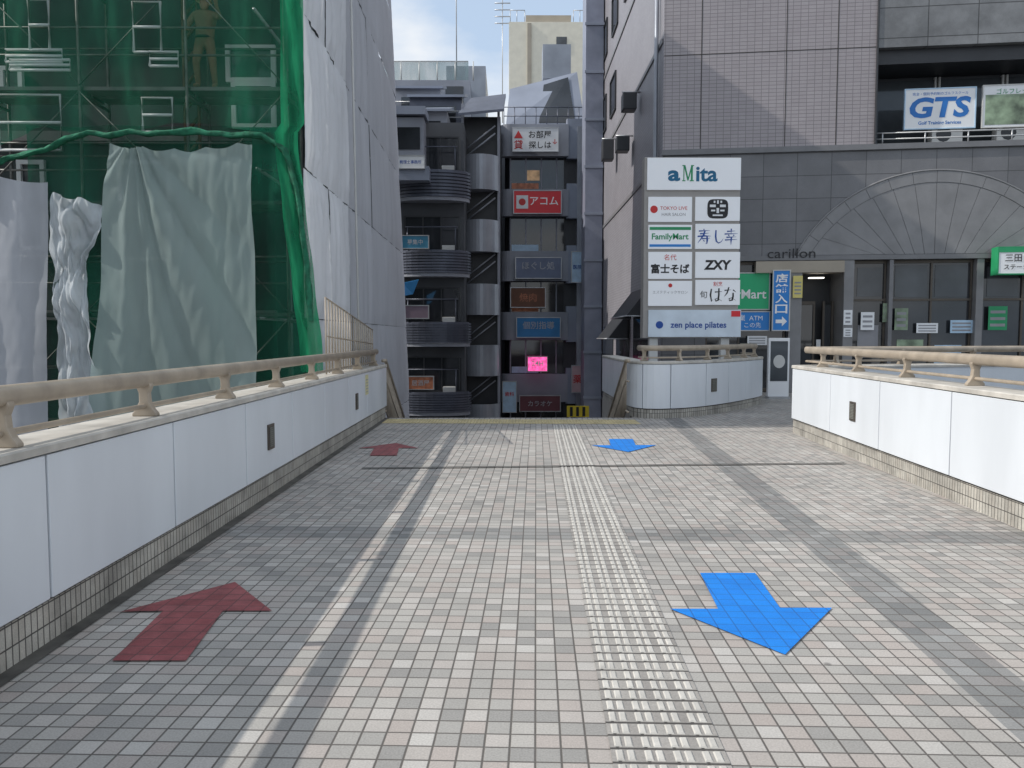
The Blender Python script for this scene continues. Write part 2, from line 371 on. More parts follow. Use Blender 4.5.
# ---------------- ground ----------------
box("street",-200,200,-150,300,-5.8,-5.5,'asphalt',structure=True)
dp=[(-2.8,-8),(-2.8,15),(2.46,15),(2.46,20),(4.33,22.2),(20.3,20.2),(20.3,15.2),(10.2,14.1),(4.95,12.65),(4.43,6.34),(3.75,-8)]
prism("pavement_deck",dp,-.6,0,'deck',structure=True)
def sheet(name,pts,z,mat,**k): return mesh(name,[(p[0],p[1],z) for p in pts],[tuple(range(len(pts)))],mat,**k)
tdir=Vector((math.sin(ROT),math.cos(ROT))); tn=Vector((math.cos(ROT),-math.sin(ROT)))
def TP(u,v): p=tn*u+tdir*v; return (p.x,p.y)
U0,U1=.29,.73
sheet("tactile_pavement_base",[TP(U0,-2),TP(U1,-2),TP(U1,13.7),TP(U0,13.7)],.004,'tactg',structure=True)
V,Fc=[],[]
v=1.0
while v<13.6:
    for c in range(8):
        u=U0+.0275+.055*c+(.006 if c%2==0 else -.006)
        n=len(V); a,b=.015,.036
        for (z,s) in ((.004,1),(.0095,.66)):
            for (du,dv) in ((-a,-b),(a,-b),(a,b),(-a,b)):
                q=TP(u+du*s,v+.05+dv*(s if s==1 else .86)); V.append((q[0],q[1],z))
        Fc+=[(n+4,n+5,n+6,n+7),(n,n+1,n+5,n+4),(n+1,n+2,n+6,n+5),(n+2,n+3,n+7,n+6),(n+3,n,n+4,n+7)]
    v+=.1
mesh("tactile_pavement",V,Fc,'tact',structure=True)
sheet("warning_pavement_base",[(-2.38,14.05),(2.42,13.88),(2.42,14.62),(-2.38,14.79)],.004,'yel',structure=True)
V,Fc=[],[]
for i in range(78):
    for j in range(11):
        x=-2.3+i*.06; y=14.09+j*.06-.035*(x+2.38)
        n=len(V)
        for (z,r) in ((.004,.02),(.013,.012)):
            for k in range(6): V.append((x+r*math.cos(k*1.047),y+r*math.sin(k*1.047),z))
        Fc.append(tuple(range(n+6,n+12)))
        for k in range(6): Fc.append((n+k,n+(k+1)%6,n+6+(k+1)%6,n+6+k))
mesh("warning_pavement",V,Fc,'yel',structure=True)
e0,e1=G(362,469),G(845,464)
d=(e1-e0).normalized(); nn=Vector((-d.y,d.x,0))
mesh("pavement_expansion_joint",[e0+nn*-.03+Vector((0,0,.0145)),e1+nn*-.03+Vector((0,0,.0145)),e1+nn*.03+Vector((0,0,.0145)),e0+nn*.03+Vector((0,0,.0145))],[(0,1,2,3)],P("joint_metal",(.10,.095,.085),rough=.5,metal=.3),structure=True)
sheet("gutter_pavement",[(-2.4,-8),(-2.31,-8),(-2.31,15),(-2.4,15)],.005,P("gutter_grime",(.10,.095,.085),rough=.85,var=.5,scale=5),structure=True)

# ---------------- arrows ----------------
def arrow(pts,mat,label,off=(0,0)):
    w=[G(*p) for p in pts]; o=mesh("painted_arrow",[(p.x+off[0],p.y+off[1],.008) for p in w],[tuple(range(len(w)))],mat,label=label)
    o["category"]="road marking"; o["group"]="direction arrows on the walkway"; return o
BL=[(700,574),(755,574),(780,609),(832,609),(785,656),(670,610),(718,610)]
RD=[(235,583),(272,612),(223,612),(186,662),(112,662),(163,612),(120,613)]
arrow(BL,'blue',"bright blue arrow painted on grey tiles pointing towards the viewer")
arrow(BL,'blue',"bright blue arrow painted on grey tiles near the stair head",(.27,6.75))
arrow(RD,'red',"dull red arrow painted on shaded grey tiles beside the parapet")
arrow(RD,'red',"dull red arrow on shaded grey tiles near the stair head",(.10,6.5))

# ---------------- parapets ----------------
def parapet(label,path,joints,base='ribs',hz=1.0,basez=.22):
    o=thing("parapet_wall",label,"wall",loc=(path[0][0],path[0][1],0))
    T=plen(path)[-1]
    sweep("wall_core",path,rect(.03,.30,0,hz),'joint',o)
    sweep("base_tile_course",path,rect(.0,.027,0,basez),base,o)
    js=[0]+[j for j in joints if 0<j<T]+[T]
    for a,b in zip(js,js[1:]):
        if b-a<.06: continue
        sweep("wall_panel",sub(path,a+.009,b-.009),rect(-.03,.026,basez+.02,hz-.010),'panel',o,bevel=.006)
    sweep("coping",path,[(-.040,hz),(.35,hz),(.35,hz+.035),(.33,hz+.048),(-.028,hz+.048),(-.040,hz+.038)],'coping',o)
    sweep("coping_back_face",path,rect(.303,.33,.0,hz-.004),'panel',o)
    return o
def plate(path,s,z,w_,h_,o,n0=-.034):
    p,d=pat(path,s); nn=Vector((-d.y,d.x,0))
    def bx(a,b,z0,z1,m0,m1):
        V=[]
        for zz in (z0,z1):
            for (t,q) in ((a,m0),(b,m0),(b,m1),(a,m1)):
                c=p+d*t+nn*q; V.append((c.x,c.y,zz))
        return V,[(0,3,2,1),(4,5,6,7),(0,1,5,4),(1,2,6,5),(2,3,7,6),(3,0,4,7)]
    V,Fc=bx(-w_/2,w_/2,z-h_/2,z+h_/2,n0-.012,n0+.01); f=mesh("vent_cover",V,Fc,'brown',o)
    V,Fc=bx(-w_/2+.025,w_/2-.025,z-h_/2+.025,z+h_/2-.025,n0-.016,n0-.0125); mesh("vent_grille",V,Fc,'mesh',f)
def handrail(label,path,posts,z=1.048,n=.10,rr=.048):
    o=thing("handrail",label,"handrail",loc=(path[0][0],path[0][1],z),group="beige handrails on the parapets")
    P2=[]
    for i,p in enumerate(path):
        q,d=pat(path,plen(path)[i]); nn=Vector((-d.y,d.x,0)); P2.append(Vector((p[0],p[1],0))+nn*n)
    tube("top_rail",[p+Vector((0,0,z+.255)) for p in P2],rr,'rail',o,seg=14,rz=.055)
    tube("lower_rail",[p+Vector((0,0,z+.07)) for p in P2],.018,'rail',o,seg=8)
    for s in posts:
        p,d=pat(path,s); nn=Vector((-d.y,d.x,0)); up=Vector((0,0,1))
        prof=[(-.085,0),(.085,0),(.085,.02),(.06,.05),(.035,.10),(.035,.16),(.055,.21),(.055,.26),(-.03,.26),(-.05,.21),(-.03,.16),(-.035,.1),(-.06,.05),(-.085,.02)]
        V=[]; m=len(prof)
        for t in (-.028,.028):
            for (a,zz) in prof:
                c=Vector((p.x,p.y,0))+d*t+nn*(n+a)+up*(z+zz); V.append(tuple(c))
        Fc=[tuple(range(m))[::-1],tuple(range(m,2*m))]+[(i,(i+1)%m,m+(i+1)%m,m+i) for i in range(m)]
        mesh("rail_post",V,Fc,'rail',o,bevel=.008)
    return o
pl=[Vector((-2.4,-7,0)),Vector((-2.4,0,0)),Vector((-2.4,15,0))]
lj=[7+2.43+1.5*i-3.0 for i in range(11)]
pw=parapet("long white panelled parapet with ribbed tile base and stone coping",pl,lj)
plate(pl,7+7.63,.60,.19,.25,pw); plate(pl,7+12.0,.58,.17,.25,pw)
handrail("beige metal handrail on cast posts along the long parapet",[Vector((-2.4,y,0)) for y in (-7,0,7,14.6)],[7+.8+1.5*i for i in range(10)])
nb=thing("notice_sticker","yellowed paper notice stuck on the white parapet panel","notice",loc=(-2.37,12.9,.6))
box("notice_paper",-2.369,-2.366,12.76,13.02,.62,.95,P("aged_paper",(.62,.58,.33),var=.1),nb)
boxes("notice_lines",[(-2.3655,-2.3645,12.79,12.99,.66+.05*i,.675+.05*i) for i in range(5)],'igrey',nb)

pr=[Vector((11.5,14.55,0)),Vector((5.4,12.95,0)),Vector((4.85,12.81,0)),Vector((4.74,12.7,0)),Vector((4.25,6.34,0)),Vector((3.75,-.5,0)),Vector((3.3,-7,0))]
S=plen(pr); cs=S[3]
jr=[cs+1.86+1.72*i for i in range(9)]
pw=parapet("white panelled parapet with ribbed tile base on walkway corner",pr,[1.7,3.4,5.1,cs]+jr,hz=1.07)
plate(pr,cs+2.75,.62,.19,.25,pw)
handrail("beige metal handrail turning the corner of the parapet",chaikin([pr[0],pr[1],pr[2],pr[3],pr[4],pr[5],pr[6]],1),[.5,2.0,3.5,5.0,6.3,cs+.75,cs+2.25,cs+3.75,cs+5.25,cs+6.75,cs+8.25],z=1.118,n=.2)

pc=chaikin([Vector((2.46,19.8,0)),Vector((2.46,16.5,0)),Vector((2.46,14.75,0)),Vector((3.55,15.0,0)),Vector((4.75,16.3,0)),Vector((6.1,18.2,0)),Vector((6.1,18.9,0)),Vector((5.8,19.8,0))],3)
S=plen(pc); T=S[-1]
sc0=min(range(len(pc)),key=lambda i:(pc[i]-Vector((2.75,14.95,0))).length); s0=S[sc0]
pw=parapet("curved white panelled parapet in front of the sign tower",pc,[s0-4,s0-3,s0-2,s0-1,s0-.1]+[s0+.45+1.0*i for i in range(6)],base='ribs2',hz=1.06,basez=.17)
plate(pc,s0+1.75,.6,.22,.27,pw)
handrail("beige handrail on the curved parapet below the sign tower",pc[sc0-4:-8],[.3,1.3,2.3,3.3,4.3,5.2],z=1.108,n=.14)

fs=thing("mesh_screen","grey perforated see-through screen fixed on the parapet top","fence",loc=(-2.62,11.2,1.06))
mesh("screen_mesh",[(-2.62,11.1,1.1),(-2.62,14.9,1.1),(-2.62,14.9,1.72),(-2.62,11.1,2.15)],[(0,1,2,3)],'tan',fs)
tubes("screen_frame",[[(-2.62,11.1,1.05),(-2.62,11.1,2.16)],[(-2.62,13,1.05),(-2.62,13,1.94)],[(-2.62,14.9,1.05),(-2.62,14.9,1.73)],[(-2.62,11.1,2.15),(-2.62,14.9,1.72)],[(-2.62,11.1,1.6),(-2.62,14.9,1.45)]]+[[(-2.62,11.1+.19*i,1.06),(-2.62,11.1+.19*i,2.15-.0215*i)] for i in range(1,20)],.012,'rail',fs)

# stairs
st=thing("staircase","wide tiled staircase going down to the alley","stairs",loc=(0,15,-5.5))
boxes("stair_steps",[(-2.4,2.44,15+.3*i,15.3+.3*i,-5.5,-.165*(i+1)) for i in range(33)],'tactg',st)
boxes("stair_nosings",[(-2.39,2.43,15.0+.3*i-.003,15.05+.3*i,-.165*i-.02,-.165*i+.006) for i in range(1,30)],'joint',st)
for X,lab in ((-2.42,"sloping beige stair handrail beside the long parapet"),(2.34,"sloping beige stair handrail beside the curved parapet")):
    o=thing("stair_railing",lab,"railing",loc=(X,15,0),group="stair handrails")
    pts=lambda h:[(X,14.9,h),(X,15.2,h),(X,24.5,h-.55*9.3)]
    tube("top_rail",pts(1.12),.035,'rail',o); tube("middle_rail",pts(.72),.02,'rail',o); tube("bottom_rail",pts(.12),.02,'rail',o)
    tubes("balusters",[[(X,15.2+.14*i,.12-.55*.14*i),(X,15.2+.14*i,1.12-.55*.14*i)] for i in range(60)],.011,'rail',o)

# ---------------- scaffolded building ----------------
YN=13.0
sb=thing("building_under_renovation","dim concrete building wrapped in scaffolding and sheets","building",loc=(-9,20,-5.5))
box("building_wall",-17,-4.4,14.7,26.2,-5.5,16,'siteback',sb)
for (a,b,c,d_) in ((226,45,275,82),(232,82,275,128),(20,160,44,250),(120,160,170,260),(0,66,22,92)):
    p=A(a,d_,14.6); q=A(c,b,14.6)
    f=box("window",p.x+.05,q.x-.05,14.64,14.69,p.z+.05,q.z-.05,'glassg',sb)
    boxes("window_frame",[(p.x,q.x,14.58,14.66,p.z,p.z+.08),(p.x,q.x,14.58,14.66,q.z-.08,q.z),(p.x,p.x+.08,14.58,14.66,p.z+.08,q.z-.08),(q.x-.08,q.x,14.58,14.66,p.z+.08,q.z-.08)],'white',f)
eachbox("ledge",[(-17,-4.38,14.5,14.69,z,z+.18) for z in (-1.5,1.9,5.2,8.6,12)],'concrete',sb)
sf=thing("scaffold","frame scaffold with steel decks and braces","scaffold",loc=(-7,13.6,-5.5))
xs=[-10.8,-9.0,-7.2,-5.4,-3.75]; zs=[.1,2.0,3.9,5.8,7.7,9.6,11.5]
for x in xs:
    tubes("standard",[[(x,13.25,-5.5),(x,13.25,13.5)],[(x,14.2,-5.5),(x,14.2,13.5)]]+[[(x,13.25,z+dz),(x,14.2,z+dz)] for z in zs for dz in (0,1.75)],.028,'oldsteel',sf)
for z in zs:
    tubes("guard_rail",[[(xs[0],13.25,z+h),(xs[-1],13.25,z+h)] for h in (.5,.95)]+[[(xs[0],14.2,z+.95),(xs[-1],14.2,z+.95)]],.02,'oldsteel',sf)
    for a,b in zip(xs,xs[1:]):
        boxes("scaffold_deck",[(a+.04,b-.04,13.3,13.68,z-.06,z),(a+.04,b-.04,13.74,14.12,z-.06,z)],'plank',sf)
for i,(a,b) in enumerate(zip(xs,xs[1:])):
    tubes("cross_brace",[[(a,13.23,z),(b,13.23,z+1.8)] if (i+k)%2 else [(b,13.23,z),(a,13.23,z+1.8)] for k,z in enumerate(zs)],.013,'oldsteel',sf)
tubes("hoist_column",[[(-5.75,14.0,-5.5),(-5.75,14.0,13)],[(-5.5,14.0,-5.5),(-5.5,14.0,13)]]+[[(-5.75,14.0,z*.4),(-5.5,14.0,z*.4+.3)] for z in range(0,32)],.03,P("rusty_steel",(.16,.10,.07),rough=.8,var=.4,scale=6),sf)
for (a,b,c,d_) in ((134,2,160,52),(143,98,172,132),(6,50,62,62),(0,95,60,150),(30,0,48,50),(150,52,178,66),(10,60,70,70)):
    p=A(a,d_,13.2); q=A(c,b,13.2)
    g=thing("guard_frame","pale steel guard frame hooked on scaffold deck","scaffold frame",loc=(p.x,13.2,p.z),group="guard frames on scaffold")
    ym=13.2
    tubes("frame_tube",[[(p.x,ym,p.z),(p.x,ym,q.z),(q.x,ym,q.z),(q.x,ym,p.z),(p.x,ym,p.z)],[(p.x,ym,(p.z+q.z)/2),(q.x,ym,(p.z+q.z)/2)]],.025,'white',g)

xr=A(297,0,YN).x
def upnet(u,v):
    X=-12+(xr+.05+12)*u; zt=13.5
    edge=5.0+.10*math.sin(X*2.1)+.12*nse(X*1.3,0) - (0.45*max(0,(-7.6-X)) if X<-7.6 else 0)
    z=edge+(zt-edge)*v
    return Vector((X,YN-.10+.05*math.sin(X*3.5+1.5*nse(X,z*.3))+.08*nse(X*1.4,z*.5,3)+.03*nse(X*7,z*2),z))
n1=cloth("safety_net",upnet,150,60,'netg',label="translucent green safety net hung over the upper scaffold"); n1["category"]="net"; n1["group"]="green safety nets"
def lownet(u,v):
    z=-2+(5.05+2)*v
    xl=-7.9; xr_=xr+.02+max(0,(5-z))*.062
    X=xl+(xr_-xl)*u
    return Vector((X,YN-.06+.05*math.sin(X*4.2+nse(X,z*.4)*2)+.06*nse(X*3,z*.8,9),z))
n2=cloth("safety_net",lownet,120,60,'netd',label="dark green safety net hanging loose over the lower scaffold"); n2["category"]="net"; n2["group"]="green safety nets"
def border(u,v):
    z=1.0+12*v; x1=xr+max(0,(5-z))*.085+.08
    X=x1-.30-.12*(1 if z<5 else .1)*(1+.5*nse(z,3))+ (.38)*u
    return Vector((X,YN-.20+.05*math.sin(u*6+z)+.04*nse(X*4,z),z))
n3=cloth("safety_net",border,14,80,NET("net_edge_backlit_tint",(.03,.33,.16),.75,.5,scale=4,var=.25),label="doubled bright green net edge at the scaffold corner"); n3["category"]="net"; n3["group"]="green safety nets"  # backlight on the net edge is put into a brighter green colour
rp=[(-60,175),(0,162),(40,150),(75,136),(130,133),(200,132),(262,136),(285,150),(297,190),(306,260),(312,330)]
rw=[A(a,b,12.8) for a,b in rp]; rr=[]
for a,b in zip(rw,rw[1:]):
    for k in range(8):
        q=a.lerp(b,k/8); q.z+=.07*nse(q.x*3,1,2); q.y+=.05*nse(q.x*3,5,2); rr.append(q)
V,Fc=[],[]
seg=10
for i,p in enumerate(rr):
    d=(rr[min(i+1,len(rr)-1)]-rr[max(i-1,0)]).normalized(); s=d.cross(Vector((0,1,0))).normalized(); t=Vector((0,1,0))
    for k in range(seg):
        a=2*math.pi*k/seg; r=.045*(1+1.0*nse(i*.35,k*.8,5)+.5*nse(i*1.3,k,2))
        V.append(tuple(p+s*math.cos(a)*r+t*math.sin(a)*r))
for i in range(len(rr)-1):
    for k in range(seg): Fc.append((i*seg+k,i*seg+(k+1)%seg,(i+1)*seg+(k+1)%seg,(i+1)*seg+k))
o=mesh("bunched_net",V,Fc,'netrope',smooth=True,label="bunched roll of green net tied along the scaffold"); o["category"]="net"
tl,tr_=A(108,142,12.72),A(251,140,12.72); bl,br=A(84,440,12.72),A(258,440,12.72)
def tarp(u,v):
    top=tl.lerp(tr_,u); bot=bl.lerp(br,u); top.z-=.10*math.sin(u*math.pi)+.06*abs(math.sin(u*14))
    p=bot.lerp(top,v)
    p.x+=.06*nse(v*3,u*2,4)
    rad=1.2*math.atan2(u-.15,1.05-v)   # folds falling from the upper corner
    p.y+=.07*nse(u*2.2+v*.8,v*.8,1)+.06*crease(rad*3,v*.5,6)+.03*crease(u*7,v*.7,8)+.010*nse(u*20,v*14)
    return p
o=cloth("tarpaulin",tarp,100,110,'tarp',label="large pale grey-green tarpaulin hanging over the green net"); o["category"]="tarpaulin"
def wtarp(u,v):
    prof=[(0,0.0,44,96),(0.12,0,43,97),(.3,0,47,80),(.6,0,50,88),(.85,0,54,100),(1,0,50,112)]
    t=1-v
    for a,b in zip(prof,prof[1:]):
        if a[0]<=t<=b[0]:
            k=(t-a[0])/(b[0]-a[0]); k=k*k*(3-2*k); x0=a[2]+(b[2]-a[2])*k; x1=a[3]+(b[3]-a[3])*k; break
    py=190+t*260+14*u*max(0,1-t*4)+ 6*nse(u*4,2)
    p=A(x0+(x1-x0)*u,py,12.66)
    p.x+=.08*nse(u*2,v*6,3)+.04*nse(u*3,v*15,3)
    p.y+=.04*math.sin(u*9+3*nse(u,v*3))+.11*crease(u*2.2+v*3,v*3,2)+.08*crease(u*4-v*4,v*6,4)+.04*crease(u*8+v*9,v*11)
    return p
o=cloth("tarpaulin",wtarp,60,110,'tarpw',label="crumpled white tarpaulin gathered and hanging down the scaffold"); o["category"]="tarpaulin"
def gtarp(u,v):
    p=A(-120+166*u,460-(460-172+10*math.sin(u*5))*v,12.8)
    p.y+=.04*nse(u*5,v*3)+.05*crease(u*4,v*1,7)+.01*nse(u*30,v*20)
    return p
o=cloth("tarpaulin",gtarp,50,60,NET("grey_tarpaulin",(.54,.56,.60),.88,.3,var=.08),label="flat light grey sheet tied to the lower scaffold"); o["category"]="tarpaulin"
XS=-3.43
def mk(y0,y1,z0,z1,seed,amp):
    def f(u,v):
        y=y0+(y1-y0)*u; z=z0+(z1-z0)*v
        ed=min(u,1-u,v,1-v)
        a=amp*(.45+.55*min(1,ed*8))
        lean=-.036*max(0,z)*(y-13)/13
        return Vector((XS+lean+a*(.10*nse(y*1.6,z*.25,seed*.1)+.06*crease(y*2.4+.15*z,z*.22,seed)+.02*crease(y*5,z*.9,seed+3)+.012*nse(y*7,z*6,seed)+.03*math.sin(v*math.pi)),y,z))
    return f
hs=[-4,-.6,1.9,4.4,7.0,9.6,12.2,16.6]
sd=0
for i,(a,b) in enumerate(zip(hs,hs[1:])):
    for (y0,y1,mt,am,nu) in ((13.02,14.9,'sheet',1.0,44),(14.92,16.8,'sheet',1.0,44),(16.83,20.0,'sheetg',.6,44),(20.03,26.4,'sheetg',.5,50)):
        sd+=11
        o=cloth("scaffold_sheet",mk(y0,y1,a+.006,b-.006,sd,am),nu,40,mt,label="crumpled white scaffold sheet laced at its edges" if mt=='sheet' else "smooth light grey scaffold sheet facing the alley")
        o["category"]="sheet"; o["group"]="sheets wrapping the scaffold side"
sp=thing("sheet_support","thin steel tubes holding the scaffold sheets","scaffold",loc=(-3.9,20,-5))
tubes("support_tube",[[(XS-.75,y,-5),(XS-.75,y,16.3)] for y in (14.9,16.8,20,23,26.1)]+[[(XS-.77,13.1,z),(XS-.77,26.1,z)] for z in hs],.03,'steel',sp)
tube("drain_pipe",[(XS+.22,16.95,-5),(XS+.0,16.95,16)],.025,'offw',sp)

# ---------------- worker ----------------
def person(base):
    o=thing("person","worker in brown workwear and pale yellow helmet holding scaffold rail","person",loc=base)
    J={'pel':(0,0,.93),'sp':(.01,0,1.12),'ch':(.02,-.03,1.32),'nk':(.03,-.05,1.48),'hd':(.04,-.08,1.58),'ht':(.04,-.08,1.70),
     'sl':(-.18,-.03,1.40),'el':(-.30,-.10,1.16),'wl':(-.20,-.26,1.02),'hl':(-.17,-.31,1.01),
     'sr':(.22,-.03,1.41),'er':(.36,-.16,1.30),'wr':(.34,-.28,1.48),'hr':(.34,-.30,1.54),
     'hpl':(-.10,0,.88),'kl':(-.14,-.10,.50),'al':(-.15,.02,.09),'tl':(-.17,-.15,.04),
     'hpr':(.10,0,.88),'kr':(.16,-.03,.48),'ar':(.17,.05,.09),'tr':(.20,-.12,.04)}
    R={'pel':.15,'sp':.14,'ch':.165,'nk':.06,'hd':.085,'ht':.075,'sl':.075,'el':.055,'wl':.035,'hl':.032,'sr':.075,'er':.055,'wr':.035,'hr':.032,
     'hpl':.11,'kl':.075,'al':.05,'tl':.045,'hpr':.11,'kr':.075,'ar':.05,'tr':.045}
    E=[('pel','sp'),('sp','ch'),('ch','nk'),('nk','hd'),('hd','ht'),('ch','sl'),('sl','el'),('el','wl'),('wl','hl'),('ch','sr'),('sr','er'),('er','wr'),('wr','hr'),
     ('pel','hpl'),('hpl','kl'),('kl','al'),('al','tl'),('pel','hpr'),('hpr','kr'),('kr','ar'),('ar','tr')]
    names=list(J); verts=[J[k] for k in names]; rad=[R[k] for k in names]; ed=[(names.index(a),names.index(b)) for a,b in E]
    for hn,dv in (('hl',(0,-1,-.2)),('hr',(0,-.25,1))):
        h=names.index(hn); hp=Vector(J[hn]); dv=Vector(dv).normalized()
        for f in range(5):
            off=Vector(((f-2)*.019,0,0)); ln=(.05,.065,.07,.064,.05)[f]
            if f==0: off=Vector((-.045,0,0))
            a=hp+off+dv*.03; b=a+dv*ln*.5+Vector((0,-.012,0)); c=b+dv*ln*.35+Vector((0,-.02,-.01))
            i=len(verts); verts+= [tuple(a),tuple(b),tuple(c)]; rad+=[.010,.009,.008]; ed+=[(h,i),(i,i+1),(i+1,i+2)]
    me=bpy.data.meshes.new("body"); me.from_pydata([Vector(v) for v in verts],ed,[]); b=bpy.data.objects.new("body",me); sc.collection.objects.link(b); b.parent=o
    sk=b.modifiers.new("skin",'SKIN'); sk.use_smooth_shade=True
    for i,sv in enumerate(me.skin_vertices[0].data): sv.radius=(rad[i],rad[i]); sv.use_root=(i==0)
    ss=b.modifiers.new("sub",'SUBSURF'); ss.levels=1; ss.render_levels=2
    me.materials.append(M['wear']); WM[b.name]=WM[o.name]
    bm=bmesh.new(); bmesh.ops.create_uvsphere(bm,u_segments=18,v_segments=14,radius=.105)
    for v in bm.verts:
        v.co.x*=.80; v.co.z*=1.18; v.co.y*=.95
        if v.co.y<-.06 and abs(v.co.x)<.02 and abs(v.co.z+.01)<.03: v.co.y-=.022
    m2=bpy.data.meshes.new("head"); bm.to_mesh(m2); bm.free(); m2.materials.append(M['skin'])
    hd=bpy.data.objects.new("head",m2); sc.collection.objects.link(hd); hd.parent=o; hd.location=(.04,-.085,1.60)
    for p in m2.polygons: p.use_smooth=True
    bm=bmesh.new(); bmesh.ops.create_uvsphere(bm,u_segments=24,v_segments=14,radius=.135)
    bmesh.ops.delete(bm,geom=[v for v in bm.verts if v.co.z<-.01],context='VERTS')
    for v in bm.verts:
        v.co.y*=1.12
        if v.co.z<.02: v.co.x*=1.10; v.co.y*=1.14
    m3=bpy.data.meshes.new("helmet"); bm.to_mesh(m3); bm.free(); m3.materials.append(M['helmet'])
    hl=bpy.data.objects.new("helmet",m3); sc.collection.objects.link(hl); hl.parent=o; hl.location=(.04,-.08,1.64)
    for p in m3.polygons: p.use_smooth=True
    s_=.88
    tube("tool_belt",[Vector(base)+Vector((.16*math.cos(a),.14*math.sin(a),.98)) for a in [k*.3 for k in range(22)]],.025,'black',o,seg=6)
    o.scale=(s_,s_,s_)
    return o
pb=A(205,100,13.45)
person((pb.x,13.5,5.81))

# ---------------- office building with arch ----------------
FR=Matrix.Translation(Vector((4.36,22,0)))@Matrix.Rotation(-.1263,4,'Z')
def FU(px,py):   # survey on facade plane -> u,z
    d=ray(px,py); nn=FR.to_3x3()@Vector((0,1,0)); t=(Vector((4.36,22,0))-EYE).dot(nn)/d.dot(nn); p=EYE+d*t
    q=FR.inverted()@p; return q.x,q.z
UB=FU(875,100)[0]
ob=thing("office_building","grey tiled commercial building with stone arch and balcony","building",loc=(4.36,22,0),rotz=-.1263)
WM[ob.name]=FR.copy()
k=dict(frame=FR)
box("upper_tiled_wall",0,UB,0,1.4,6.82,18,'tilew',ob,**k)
box("granite_band",0,17,.0,1.4,3.83,6.66,'stone',ob,**k)
eachbox("ledge",[(-.02,17,-.07,1.4,6.665,6.815),(-.02,17,-.05,.5,3.70,3.825)],'stonem',ob,**k)
eachbox("panel_joint",[(u,u+.02,-.006,-.001,6.83,17.9) for u in (1.02,3.3,4.65)]+[(.01,UB-.01,-.006,-.001,z,z+.02) for z in (9.4,12.5)],'joint',ob,**k)
prism("building_core",[(.02,1.41),(16.9,1.41),(16.9,16),(2.0,16)],-5.5,18,'darkgrey',ob,frame=FR)
XW=4.36
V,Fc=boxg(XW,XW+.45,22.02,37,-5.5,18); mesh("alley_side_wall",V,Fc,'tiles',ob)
for zz,ys in ((10.2,(31.6,34.6)),(13.4,(24.6,27.8,31.2,34.4))):
    for y0 in ys:
        V,Fc=boxg(XW-.03,XW-.005,y0,y0+1.5,zz+.6,zz+2.0); wi=mesh("window",V,Fc,'glass',ob)
        V,Fc=[],[]
        boxg(XW-.07,XW-.0045,y0-.06,y0,zz+.55,zz+2.05,V,Fc); boxg(XW-.07,XW-.0045,y0+1.5,y0+1.56,zz+.55,zz+2.05,V,Fc); boxg(XW-.07,XW-.0045,y0,y0+1.5,zz+2.0,zz+2.06,V,Fc); boxg(XW-.07,XW-.0045,y0,y0+1.5,zz+.53,zz+.597,V,Fc)
        mesh("window_frame",V,Fc,'dark',wi)
for zz in (6.5,9.8,13.1):
    V,Fc=boxg(XW-.04,XW-.003,22.1,36.9,zz,zz+.12); mesh("string_course",V,Fc,'stonem',ob)
for y0,z0 in ((23.4,-.4),(27.6,-.8),(31.8,-1.0)):
    V,Fc=boxg(XW-.04,XW-.005,y0,y0+3.2,z0,z0+3.0); mesh("shop_window",V,Fc,'glass',ob)
for y0,z0 in ((23.2,3.1),(27.4,2.4)):
    a_,b_=XW-.11,XW-.8
    V=[(a_,y0,z0),(a_,y0+3.4,z0),(b_,y0+3.4,z0-.9),(b_,y0,z0-.9),(a_,y0,z0-.9),(a_,y0+3.4,z0-.9)]
    o=thing("shop_awning","dark sloping awning on the alley side wall","awning",loc=(a_,y0,z0-.9),group="alley awnings")
    mesh("awning_cover",V,[(0,1,2,3),(0,3,4),(1,5,2)],'dark',o)
    tubes("awning_frame",[[(b_,y0,z0-.9),(b_,y0+3.4,z0-.9)],[(a_,y0,z0-.9),(b_,y0,z0-.9)],[(a_,y0+3.4,z0-.9),(b_,y0+3.4,z0-.9)]],.025,'steel',o)
for y0,z0,h_ in ((25.6,9.0,.55),(27.0,8.0,.5),(31.0,8.6,.8)):
    o=thing("wall_projecting_sign","small dark boxed fitting bracketed off the tiled wall","sign",loc=(XW-.2,y0,z0),group="projecting fittings on alley wall")
    V,Fc=boxg(XW-.6,XW-.15,y0,y0+.5,z0,z0+h_); mesh("fitting_box",V,Fc,'dark',o,bevel=.03)
    tube("bracket",[(XW,y0+.25,z0+h_+.06),(XW-.6,y0+.25,z0+h_+.06)],.03,'steel',o)
for y0 in (22.6,36.5):
    tube("rain_pipe",[(XW-.10,y0,-5),(XW-.10,y0,17.5)],.06,'silver',ob)
box("balcony_soffit",UB+.01,17,.15,1.4,8.98,9.36,'dark',ob,**k)
box("upper_fascia",UB+.04,17,-.05,1.4,9.365,11.0,'fascia',ob,**k)
box("upper_dark_glazing",UB+.04,17,.5,1.4,11.01,13.0,'glass',ob,**k)
box("top_fascia",UB+.04,17,-.05,1.4,13.01,18,'fascia',ob,**k)
box("edge_trim",UB+.003,UB+.035,-.08,1.39,6.83,17.9,'dark',ob,**k)
for i in range(6):
    u=6.0+1.8*i; wi=box("window",u+.04,u+1.70,1.36,1.40,7.0,8.9,'glassg',ob,**k)
    boxes("window_frame",[(u,u+.05,1.3,1.405,6.82,8.95),(u+1.69,u+1.74,1.3,1.405,6.82,8.95),(u+.05,u+1.69,1.3,1.405,6.83,6.98)],'offw',wi,**k)
bz=7.12
